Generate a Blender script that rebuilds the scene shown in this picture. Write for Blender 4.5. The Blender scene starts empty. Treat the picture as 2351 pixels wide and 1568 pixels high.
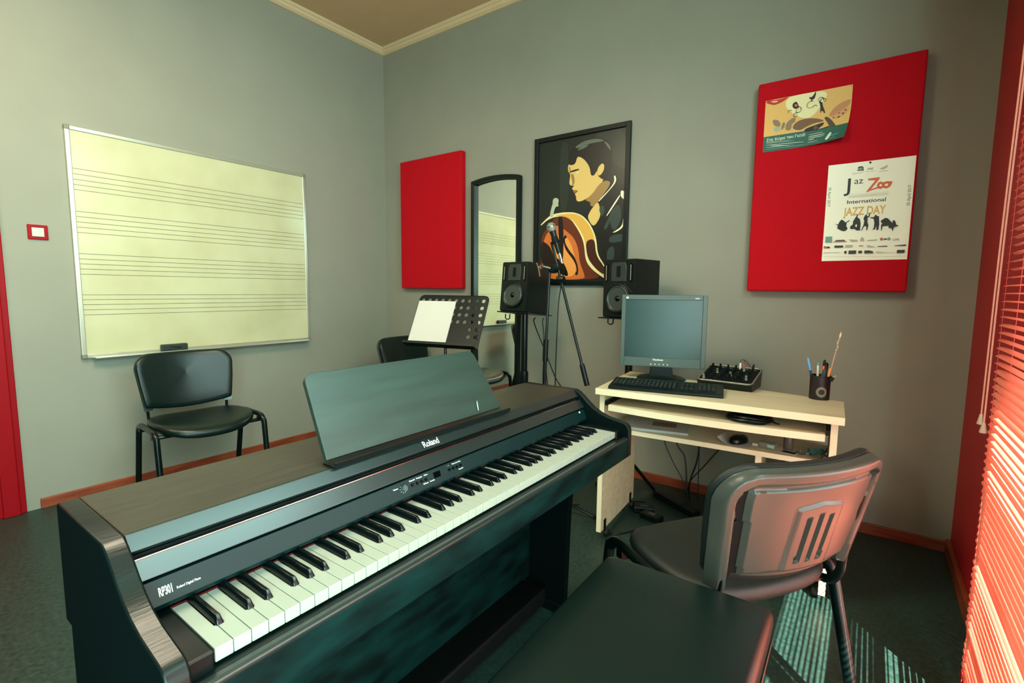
import bpy, bmesh, math, random
from mathutils import Vector, Matrix
from math import sin, cos, pi, radians
random.seed(7)
S = bpy.context.scene
COL = S.collection

# ------------------------------------------------------------------ camera
cam_d = bpy.data.cameras.new('camera'); cam = bpy.data.objects.new('camera', cam_d); COL.objects.link(cam)
S.camera = cam
YAW, PITCH, ROLL = 0.62596, 0.104147, 0.010168
cam_d.sensor_width = 36.0; cam_d.sensor_fit = 'HORIZONTAL'; cam_d.lens = 36.0 * 1133.69 / 2351.0
cam_d.clip_start = 0.02
fw = Vector((-sin(YAW) * cos(PITCH), cos(YAW) * cos(PITCH), -sin(PITCH)))
rt = Vector((cos(YAW), sin(YAW), 0)); up = rt.cross(fw)
r2 = rt * cos(ROLL) + up * sin(ROLL); u2 = up * cos(ROLL) - rt * sin(ROLL)
M = Matrix((r2, u2, -fw)).transposed().to_4x4(); M.translation = Vector((3.5708, -2.9898, 1.2047))
cam.matrix_world = M

# ------------------------------------------------------------------ light and exposure
S.view_settings.view_transform = 'Standard'; S.view_settings.look = 'None'
S.view_settings.gamma = 1.0; S.view_settings.exposure = 0.30
try: S.view_settings.use_curve_mapping = False
except Exception: pass
w = bpy.data.worlds.new('sky'); S.world = w; w.use_nodes = True
bg = w.node_tree.nodes['Background']; bg.inputs[0].default_value = (0.80, 1.0, 0.93, 1); bg.inputs[1].default_value = 3.2
def lamp(name, kind, loc, energy, color, rot=None, size=None, size_y=None, angle=None, portal=False, target=None):
    d = bpy.data.lights.new(name, kind); d.energy = energy; d.color = color
    if size:
        d.shape = 'RECTANGLE'; d.size = size; d.size_y = size_y or size
    if angle is not None: d.angle = angle
    if portal: d.cycles.is_portal = True
    o = bpy.data.objects.new(name, d); COL.objects.link(o); o.location = loc
    if target is not None: o.rotation_euler = (Vector(target) - Vector(loc)).to_track_quat('-Z', 'Y').to_euler()
    elif rot: o.rotation_euler = rot
    return o
SUN_EL = radians(42)
sd = Vector((-0.67 * cos(SUN_EL), 0.742 * cos(SUN_EL), -sin(SUN_EL)))
sun = lamp('sun', 'SUN', (6, -4, 4), 56.0, (1.0, 0.95, 0.84), angle=0.009)
sun.rotation_euler = sd.to_track_quat('-Z', 'Y').to_euler()
# daylight entering by the room's two windows
lamp('window_daylight', 'AREA', (4.16, -2.05, 1.1), 36, (0.72, 1.0, 0.95), size=1.6, size_y=1.9, target=(0, -2.05, 1.1))
lamp('transom_daylight', 'AREA', (4.16, -2.05, 2.54), 58, (0.55, 1.0, 0.95), size=1.55, size_y=.76, target=(0.6, -2.3, 0.6))
lamp('second_window_daylight', 'AREA', (4.16, -3.62, 1.15), 88, (0.58, 1.0, 0.93), size=1.05, size_y=1.9, target=(0.8, -1.6, 0.9))
# the room's warm ceiling lamp, behind the camera's view
lamp('ceiling_lamp', 'AREA', (2.0, -2.35, 2.85), 56, (1.0, 0.87, 0.64), size=0.7, size_y=0.7, target=(1.6, -2.5, 0))

lamp('added_warm_fill', 'AREA', (0.95, -3.55, 2.85), 26, (1.0, 0.86, 0.60), size=0.6, size_y=0.6, target=(0.3, -2.9, 1.2))  # added out of view to warm the upper part of the left wall

# ------------------------------------------------------------------ materials
def lin(c):
    c = c / 255.0
    return c / 12.92 if c <= 0.04045 else ((c + 0.055) / 1.055) ** 2.4
def rgb(r, g, b): return (lin(r), lin(g), lin(b), 1)
MATS = {}
def mat(name, col, rough=0.5, metal=0.0, spec=0.5, var=0.0, scale=8.0, bump=0.0, bscale=200.0, stretch=None, coat=0.0, col2=None, transl=None, alpha=None, trans=0.0):
    m = bpy.data.materials.new(name); m.use_nodes = True; nt = m.node_tree; b = nt.nodes['Principled BSDF']
    b.inputs['Base Color'].default_value = rgb(*col); b.inputs['Roughness'].default_value = rough
    b.inputs['Metallic'].default_value = metal; b.inputs['Specular IOR Level'].default_value = spec
    b.inputs['Coat Weight'].default_value = coat; b.inputs['Transmission Weight'].default_value = trans
    tc = nt.nodes.new('ShaderNodeTexCoord'); mp = nt.nodes.new('ShaderNodeMapping'); nt.links.new(tc.outputs['Object'], mp.inputs[0])
    if stretch: mp.inputs['Scale'].default_value = stretch
    if var > 0 or col2:
        n = nt.nodes.new('ShaderNodeTexNoise'); n.inputs['Scale'].default_value = scale; n.inputs['Detail'].default_value = 5
        nt.links.new(mp.outputs[0], n.inputs['Vector'])
        mx = nt.nodes.new('ShaderNodeMix'); mx.data_type = 'RGBA'
        c2 = rgb(*col2) if col2 else tuple(min(1, x * (1 + var)) for x in rgb(*col)[:3]) + (1,)
        c1 = rgb(*col) if col2 else tuple(x * (1 - var) for x in rgb(*col)[:3]) + (1,)
        mx.inputs[6].default_value = c1; mx.inputs[7].default_value = c2
        rp = nt.nodes.new('ShaderNodeValToRGB'); rp.color_ramp.elements[0].position = 0.35; rp.color_ramp.elements[1].position = 0.68
        nt.links.new(n.outputs[0], rp.inputs[0]); nt.links.new(rp.outputs[0], mx.inputs[0]); nt.links.new(mx.outputs[2], b.inputs['Base Color'])
    if bump > 0:
        n2 = nt.nodes.new('ShaderNodeTexNoise'); n2.inputs['Scale'].default_value = bscale; n2.inputs['Detail'].default_value = 3
        nt.links.new(mp.outputs[0], n2.inputs['Vector'])
        bp = nt.nodes.new('ShaderNodeBump'); bp.inputs['Strength'].default_value = bump; bp.inputs['Distance'].default_value = 0.002
        nt.links.new(n2.outputs[0], bp.inputs['Height']); nt.links.new(bp.outputs[0], b.inputs['Normal'])
    if transl:
        t = nt.nodes.new('ShaderNodeBsdfTranslucent'); t.inputs[0].default_value = rgb(*transl[1:])
        ms = nt.nodes.new('ShaderNodeMixShader'); ms.inputs[0].default_value = transl[0]
        nt.links.new(b.outputs[0], ms.inputs[1]); nt.links.new(t.outputs[0], ms.inputs[2]); nt.links.new(ms.outputs[0], nt.nodes['Material Output'].inputs[0])
    MATS[name] = m
    return m
WALL = mat('grey_wall_paint', (137, 136, 122), 0.75, var=0.03, scale=3, bump=0.15, bscale=120)
DARKW = mat('darkened_unseen_wall', (60, 72, 62), 0.8)  # out-of-view front wall, made dark to cut reflections in the black piano
CEIL = mat('ceiling_paint', (196, 166, 124), 0.8, var=0.02)
CORN = mat('cornice_plaster', (205, 180, 140), 0.7)
FLOOR = mat('dark_speckled_floor', (16, 40, 36), 0.40, spec=0.4, col2=(40, 62, 54), scale=60, bump=0.25, bscale=60)
REDW = mat('red_wall_paint', (168, 4, 16), 0.55, var=0.03, scale=3)
REDG = mat('red_gloss_paint', (140, 2, 13), 0.5, spec=0.15, bump=0.1, bscale=30)
REDF = mat('red_felt_panel', (178, 2, 20), 0.85, spec=0.2, bump=0.3, bscale=600)
SKIRT = mat('brown_wood_skirting', (142, 66, 34), 0.45, col2=(112, 44, 22), scale=6, stretch=(1, 1, 8))
ALU = mat('aluminium', (190, 188, 170), 0.35, metal=0.7)
WBOARD = mat('whiteboard_enamel', (192, 190, 154), 0.22, spec=0.45, col2=(182, 178, 140), scale=3.5, bump=0.02, bscale=4)
BLACK = mat('black_plastic', (2, 14, 13), 0.36, spec=0.3)
BLACKM = mat('black_matte', (1, 8, 8), 0.7, spec=0.2)
GLOSSB = mat('black_gloss', (2, 10, 9), 0.16, spec=0.3)
LEATH = mat('black_leatherette', (3, 22, 19), 0.34, spec=0.4, bump=0.12, bscale=500)
FABRIC = mat('black_seat_cover', (6, 22, 19), 0.55, bump=0.3, bscale=700)
SHELL = mat('dark_grey_plastic_shell', (56, 64, 58), 0.27, bump=0.1, bscale=400)
STEELB = mat('black_painted_steel', (2, 14, 13), 0.28, spec=0.38)
WOODB = mat('black_wood_veneer', (4, 14, 13), 0.34, col2=(10, 24, 20), scale=7, stretch=(9, 1, 9), bump=0.2, bscale=25, spec=0.32)
WOODD = mat('dusty_black_wood', (1, 15, 14), 0.5, col2=(5, 40, 38), scale=5, stretch=(5, 1.5, 5), bump=0.1, bscale=30, spec=0.12)
SIDEB = mat('dull_black_side', (3, 14, 14), 0.8, spec=0.04)
BEAM = mat('matte_black_beam', (1, 6, 6), 0.55, spec=0.25)
TOPW = mat('lit_black_veneer', (34, 32, 25), 0.4, col2=(46, 44, 34), scale=7, stretch=(9, 1, 9), bump=0.2, bscale=25, spec=0.5)  # lighter, warmer copy of the black veneer; the lit top is put into the colour
RESTM = mat('sheen_tinted_veneer', (24, 44, 37), 0.42, col2=(31, 54, 45), scale=5, stretch=(9, 1, 9), bump=0.1, bscale=20, spec=0.7)  # black veneer lifted to green, standing for the reflected wall and sky
SATIN = mat('satin_black_lid', (20, 34, 32), 0.3, spec=0.8)
CTRL = mat('control_panel_black', (2, 32, 32), 0.42, spec=0.3)
CHROME = mat('chrome', (210, 210, 200), 0.15, metal=1)
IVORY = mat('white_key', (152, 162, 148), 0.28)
EBONY = mat('black_key', (4, 11, 11), 0.22, spec=0.38)
REDFELT = mat('red_felt_strip', (110, 16, 18), 0.9)
PRINT = mat('white_lettering', (230, 236, 226), 0.5)
GOLDP = mat('brass', (180, 150, 80), 0.25, metal=1)
MAPLE = mat('light_maple_laminate', (208, 198, 164), 0.42, col2=(192, 180, 144), scale=3, stretch=(1, 6, 14))
MAPLEE = mat('light_edge_band', (222, 220, 186), 0.4)
MGREY = mat('grey_monitor_plastic', (60, 74, 68), 0.4)
SCREEN = mat('dark_glossy_screen', (6, 42, 36), 0.3, spec=0.5)
PAPER = mat('white_paper', (184, 184, 176), 0.7)
SILVER = mat('silver_plastic', (150, 154, 142), 0.35, metal=0.5)
MIRROR = mat('mirror_glass', (236, 240, 232), 0.0, metal=1)
BLIND = mat('red_blind_slat', (240, 142, 120), 0.24, spec=1.0, transl=(0.12, 240, 90, 70))
CORD = mat('pale_pink_cord', (226, 150, 130), 0.6)
CLEAR = mat('translucent_tassel', (225, 210, 190), 0.3, transl=(0.5, 240, 220, 200))
GLASS = mat('clear_window_glass', (255, 255, 255), 0.0, trans=1.0)
CONE = mat('speaker_cone', (48, 56, 52), 0.35)
RUBBER = mat('black_rubber', (8, 8, 8), 0.6)
MESH = mat('black_metal_mesh', (26, 20, 20), 0.5)
def simple(n, *c, r=0.55): return mat(n, c, r)

# ------------------------------------------------------------------ object helpers
def link(o, parent=None):
    COL.objects.link(o)
    if parent is not None: o.parent = parent
    return o
def thing(name, label, cat, loc=(0, 0, 0), rot=(0, 0, 0), group=None):
    o = bpy.data.objects.new(name, None); o.empty_display_size = 0.05
    o.location = loc; o.rotation_euler = rot; o['label'] = label; o['category'] = cat
    if group: o['group'] = group
    return link(o)
def tag(o, label, cat, group=None):
    o['label'] = label; o['category'] = cat
    if group: o['group'] = group
    return o
class MB:
    def __init__(s): s.v = []; s.f = []; s.m = []; s.mi = 0
    def add(s, vs, fs, mi=None):
        n = len(s.v); s.v += [tuple(p) for p in vs]; s.f += [tuple(i + n for i in f) for f in fs]; s.m += [s.mi if mi is None else mi] * len(fs); return s
    def box(s, x0, x1, y0, y1, z0, z1, T=None, mi=None):
        vs = [Vector((x, y, z)) for z in (z0, z1) for y in (y0, y1) for x in (x0, x1)]
        if T: vs = [T @ p for p in vs]
        return s.add(vs, [(0, 2, 3, 1), (4, 5, 7, 6), (0, 1, 5, 4), (2, 6, 7, 3), (0, 4, 6, 2), (1, 3, 7, 5)], mi)
    def prism(s, poly, a, b, axis='y', T=None, mi=None):
        """poly: 2D points; axis y -> (x,z) extruded from y=a to y=b; z -> (x,y); x -> (y,z)"""
        n = len(poly)
        def P(p, t): return Vector({'y': (p[0], t, p[1]), 'z': (p[0], p[1], t), 'x': (t, p[0], p[1])}[axis])
        vs = [P(p, a) for p in poly] + [P(p, b) for p in poly]
        if T: vs = [T @ p for p in vs]
        fs = [tuple(range(n)), tuple(range(2 * n - 1, n - 1, -1))] + [(i, i + n, (i + 1) % n + n, (i + 1) % n) for i in range(n)]
        return s.add(vs, fs, mi)
    def tube(s, pts, r, n=10, T=None, flat=None, caps=True, mi=None):
        pts = [Vector(p) for p in pts]; k = len(pts); rr = r if isinstance(r, (list, tuple)) else [r] * k
        vs = []; fs = []; prev = None
        for i, p in enumerate(pts):
            d = (pts[min(i + 1, k - 1)] - pts[max(i - 1, 0)]).normalized()
            if prev is None:
                a = Vector((0, 0, 1)) if abs(d.z) < 0.9 else Vector((1, 0, 0))
                u = d.cross(a).normalized()
            else: u = (prev - d * prev.dot(d)).normalized()
            prev = u; w_ = d.cross(u)
            for j in range(n):
                t = 2 * pi * j / n; q = u * cos(t) * rr[i] + w_ * sin(t) * rr[i]
                if flat: q = q + Vector(flat[0]) * (q.dot(Vector(flat[0])) * (flat[1] - 1))
                vs.append(p + q)
        for i in range(k - 1):
            for j in range(n):
                fs.append((i * n + j, i * n + (j + 1) % n, (i + 1) * n + (j + 1) % n, (i + 1) * n + j))
        if caps: fs += [tuple(range(n - 1, -1, -1)), tuple((k - 1) * n + j for j in range(n))]
        if T: vs = [T @ p for p in vs]
        return s.add(vs, fs, mi)
    def lathe(s, prof, n=20, T=None, c=(0, 0, 0), mi=None, axis='z'):
        vs = []; fs = []
        for r, z in prof:
            for j in range(n):
                t = 2 * pi * j / n
                if axis == 'z': vs.append(Vector((c[0] + r * cos(t), c[1] + r * sin(t), c[2] + z)))
                elif axis == 'y': vs.append(Vector((c[0] + r * cos(t), c[1] + z, c[2] + r * sin(t))))
                else: vs.append(Vector((c[0] + z, c[1] + r * cos(t), c[2] + r * sin(t))))
        k = len(prof)
        for i in range(k - 1):
            for j in range(n): fs.append((i * n + j, i * n + (j + 1) % n, (i + 1) * n + (j + 1) % n, (i + 1) * n + j))
        fs += [tuple(range(n - 1, -1, -1)), tuple((k - 1) * n + j for j in range(n))]
        if T: vs = [T @ p for p in vs]
        return s.add(vs, fs, mi)
    def pad(s, outline, rings, bend=None, T=None, mi=None):
        """outline: closed 2D list; rings: (scale_inset, z) from bottom centre to top centre; inset in metres towards the centroid"""
        n = len(outline); cx = sum(p[0] for p in outline) / n; cy = sum(p[1] for p in outline) / n
        vs = []; fs = []
        for k_, z in rings:
            for (x, y) in outline:
                px, py = cx + (x - cx) * k_, cy + (y - cy) * k_
                q = Vector((px, py, z)); vs.append(bend(q) if bend else q)
        k = len(rings)
        for i in range(k - 1):
            for j in range(n): fs.append((i * n + j, i * n + (j + 1) % n, (i + 1) * n + (j + 1) % n, (i + 1) * n + j))
        fs += [tuple(range(n - 1, -1, -1)), tuple((k - 1) * n + j for j in range(n))]
        if T: vs = [T @ p for p in vs]
        return s.add(vs, fs, mi)
    def grid(s, fn, nu, nv, mi=None):
        vs = [fn(i / nu, j / nv) for j in range(nv + 1) for i in range(nu + 1)]
        fs = [(j * (nu + 1) + i, j * (nu + 1) + i + 1, (j + 1) * (nu + 1) + i + 1, (j + 1) * (nu + 1) + i) for j in range(nv) for i in range(nu)]
        return s.add(vs, fs, mi)
    def text(s, body, size, T, mi=None, bold=0.0, squeeze=1.0, align='LEFT', spacing=1.0, fn=None):
        cu = bpy.data.curves.new('t', 'FONT'); cu.body = body; cu.size = size; cu.offset = bold; cu.align_x = align; cu.space_character = spacing
        cu.resolution_u = 3; cu.extrude = 0.0
        o = bpy.data.objects.new('t', cu); COL.objects.link(o)
        me = bpy.data.meshes.new_from_object(o.evaluated_get(bpy.context.evaluated_depsgraph_get()))
        vs = [T @ Vector((v.co.x * squeeze, v.co.y, 0)) for v in me.vertices]
        if fn: vs = [fn(v) for v in vs]
        s.add(vs, [tuple(p.vertices) for p in me.polygons], mi)
        bpy.data.objects.remove(o); bpy.data.meshes.remove(me); bpy.data.curves.remove(cu)
        return s
    def build(s, name, mats, parent=None, smooth=False, bevel=0.0, seg=2, rot=None, loc=None, recalc=True):
        me = bpy.data.meshes.new(name); me.from_pydata(s.v, [], s.f)
        if not isinstance(mats, (list, tuple)): mats = [mats]
        for m in mats: me.materials.append(m)
        for p, i in zip(me.polygons, s.m): p.material_index = min(i, len(mats) - 1)
        if recalc:
            b = bmesh.new(); b.from_mesh(me); bmesh.ops.recalc_face_normals(b, faces=b.faces); b.to_mesh(me); b.free()
        if smooth:
            for p in me.polygons: p.use_smooth = True
            try: me.set_sharp_from_angle(angle=radians(smooth if smooth is not True else 40))
            except Exception: pass
        o = bpy.data.objects.new(name, me); link(o, parent)
        if loc: o.location = loc
        if rot: o.rotation_euler = rot
        if bevel > 0:
            bm = o.modifiers.new('bevel', 'BEVEL'); bm.width = bevel; bm.segments = seg; bm.limit_method = 'ANGLE'; bm.angle_limit = radians(40)
            if not smooth:
                bm.harden_normals = False
        return o
def struct(name, mb, mats, parent=None, **k):
    o = mb.build(name, mats, parent, **k)
    if parent is None: o['kind'] = 'structure'
    return o
def dup(root, loc=None, rot=None, label=None, group=None):
    r = root.copy(); COL.objects.link(r)
    if loc is not None: r.location = loc
    if rot is not None: r.rotation_euler = rot
    if label: r['label'] = label
    if group: r['group'] = group
    for ch in list(root.children):
        c = ch.copy(); COL.objects.link(c); c.parent = r
        for g in list(ch.children):
            d = g.copy(); COL.objects.link(d); d.parent = c
    return r
def rrect(w, d, r, n=6, cx=0, cy=0):
    """rounded rectangle outline; r may be 4 radii: (-x,-y),(+x,-y),(+x,+y),(-x,+y)"""
    rs = r if isinstance(r, (list, tuple)) else [r] * 4; out = []
    for (sx, sy, a0), q in zip(((-1, -1, pi), (1, -1, 1.5 * pi), (1, 1, 0), (-1, 1, 0.5 * pi)), rs):
        for i in range(n + 1):
            a = a0 + i / n * pi / 2; out.append((cx + sx * (w / 2 - q) + q * cos(a), cy + sy * (d / 2 - q) + q * sin(a)))
    return out
def dens(poly, step):
    out = []
    for i in range(len(poly)):
        a = Vector(poly[i]); b = Vector(poly[(i + 1) % len(poly)]); k = max(1, int((b - a).length / step))
        for j in range(k): out.append(tuple(a + (b - a) * (j / k)))
    return out
def arc(c, r, a0, a1, n, plane='xz'):
    return [(c[0] + r * cos(radians(a0 + (a1 - a0) * i / n)), c[1] + r * sin(radians(a0 + (a1 - a0) * i / n))) for i in range(n + 1)]
def smoothpath(pts, n=6):
    pts = [Vector(p) for p in pts]; out = []
    for i in range(len(pts) - 1):
        p0 = pts[max(i - 1, 0)]; p1 = pts[i]; p2 = pts[i + 1]; p3 = pts[min(i + 2, len(pts) - 1)]
        for j in range(n):
            t = j / n; out.append(0.5 * ((2 * p1) + (p2 - p0) * t + (2 * p0 - 5 * p1 + 4 * p2 - p3) * t * t + (3 * p1 - p0 - 3 * p2 + p3) * t ** 3))
    out.append(pts[-1]); return out

# ------------------------------------------------------------------ room shell
WX, YF, CZ, TH = 3.95, -4.35, 3.25, 0.2
struct('floor', MB().box(-0.2, WX + .3, YF - .2, 0.2, -0.05, 0), FLOOR)
struct('ceiling', MB().box(-0.2, WX + .3, YF - .2, 0.2, CZ, CZ + .1), CEIL)
# left wall with the door opening
DY0, DY1, DZ = -3.42, -2.55, 2.10
struct('wall_left', MB().box(-.2, 0, DY1, 0.2, 0, CZ).box(-.2, 0, YF, DY0, 0, CZ).box(-.2, 0, DY0, DY1, DZ, CZ), WALL)
struct('wall_back', MB().box(0, WX, 0, .2, 0, CZ), WALL)
WY0, WY1, WZ0, WZ1 = -2.86, -1.24, 0.12, 2.95
VY0, VY1, VZ1 = -4.20, -3.06, 2.15
struct('wall_right', MB().box(WX, WX + TH, WY1, 0.2, 0, CZ).box(WX, WX + TH, VY1, WY0, 0, CZ).box(WX, WX + TH, YF, VY0, 0, CZ).box(WX, WX + TH, VY0, VY1, VZ1, CZ).box(WX, WX + TH, VY0, VY1, 0, .15).box(WX, WX + TH, WY0, WY1, 0, WZ0).box(WX, WX + TH, WY0, WY1, WZ1, CZ), REDW)
struct('wall_front', MB().box(0, WX, YF - .1, YF, 0, CZ), DARKW)
struct('baseboard_left', MB().box(0, .014, -2.40, 0, 0, .055), SKIRT, bevel=.003)
struct('baseboard_back', MB().box(0.014, WX, -.014, 0, 0, .055), SKIRT, bevel=.003)
struct('baseboard_right', MB().box(WX - .02, WX, -1.15, -.014, 0, .07), SKIRT, bevel=.004)
# added slab, unseen outside above the window, keeping the sun off its upper half
struct('sun_block_slab', MB().box(WX + TH, WX + TH + 1.30, -4.6, .6, 3.0, 3.18), CEIL)
# cornice: one run along each wall, mitred in the corner
prof = [(0, 3.204), (.012, 3.204), (.03, 3.216), (.036, 3.226), (.040, 3.232), (.046, 3.234), (.050, 3.240), (.056, 3.25), (0, 3.25)]
cb = MB(); n = len(prof)
for run in (lambda d, z: (d, YF, z), lambda d, z: (d, -d, z), lambda d, z: (WX, -d, z)): cb.v += [run(*p) for p in prof]
for k in range(2):
    for i in range(n): cb.f.append((k * n + i, k * n + (i + 1) % n, (k + 1) * n + (i + 1) % n, (k + 1) * n + i)); cb.m.append(0)
struct('trim_1', cb, CORN)
# door in the left wall: casing, leaf, handle
d = struct('door_1', MB().box(-.06, -.02, DY0 + .03, DY1 - .03, .008, DZ - .03).box(-.02, -.012, DY0 + .13, DY1 - .13, .2, .95).box(-.02, -.012, DY0 + .13, DY1 - .13, 1.1, 1.95), REDG, bevel=.004)
fr = MB()
for a, b, z0, z1 in ((DY1 - .03, DY1 + .095, 0, DZ + .095), (DY0 - .095, DY0 + .03, 0, DZ + .095), (DY0 - .095, DY1 + .095, DZ - .03, DZ + .095)):
    fr.box(-.12, .012, a, b, z0, z1)
fr.box(.012, .026, DY1 + .005, DY1 + .07, 0, DZ + .07).box(.012, .026, DY0 - .07, DY0 - .005, 0, DZ + .07).box(.012, .026, DY0 - .005, DY1 + .005, DZ + .005, DZ + .07)
struct('door_frame', fr, REDG, d, bevel=.004)
struct('door_handle', MB().tube([(-.02, DY0 + .1, 1.02), (.04, DY0 + .1, 1.02), (.04, DY0 + .22, 1.02)], .008), CHROME, d, smooth=True)
# window in the right wall
wf = MB()
def wframe(m, x0, x1, y0, y1, z0, z1, t):
    m.box(x0, x1, y0, y0 + t, z0, z1).box(x0, x1, y1 - t, y1, z0, z1).box(x0, x1, y0 + t, y1 - t, z0, z0 + t).box(x0, x1, y0 + t, y1 - t, z1 - t, z1)
wframe(wf, WX + .09, WX + .15, WY0, WY1, WZ0, WZ1, .05); wf.box(WX + .09, WX + .15, -2.07, -2.02, WZ0 + .05, WZ1 - .05).box(WX + .088, WX + .152, WY0 + .05, WY1 - .05, 2.07, 2.13)
wo = struct('window_1', wf, REDG, bevel=.004)
struct('window_pane', MB().box(WX + .118, WX + .122, WY0 + .05, -2.07, WZ0 + .05, WZ1 - .05).box(WX + .118, WX + .122, -2.02, WY1 - .05, WZ0 + .05, WZ1 - .05), GLASS, wo)
struct('window_sill', MB().box(WX - .02, WX + .09, WY0 + .01, WY1 - .01, WZ0 - .03, WZ0 + .002), REDG, wo, bevel=.004)
wf = MB(); wframe(wf, WX + .09, WX + .15, VY0, VY1, .15, VZ1, .05)
w2_ = struct('window_2', wf, REDG, bevel=.004)
struct('window_pane', MB().box(WX + .118, WX + .122, VY0 + .05, VY1 - .05, .2, VZ1 - .05), GLASS, w2_)

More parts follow.
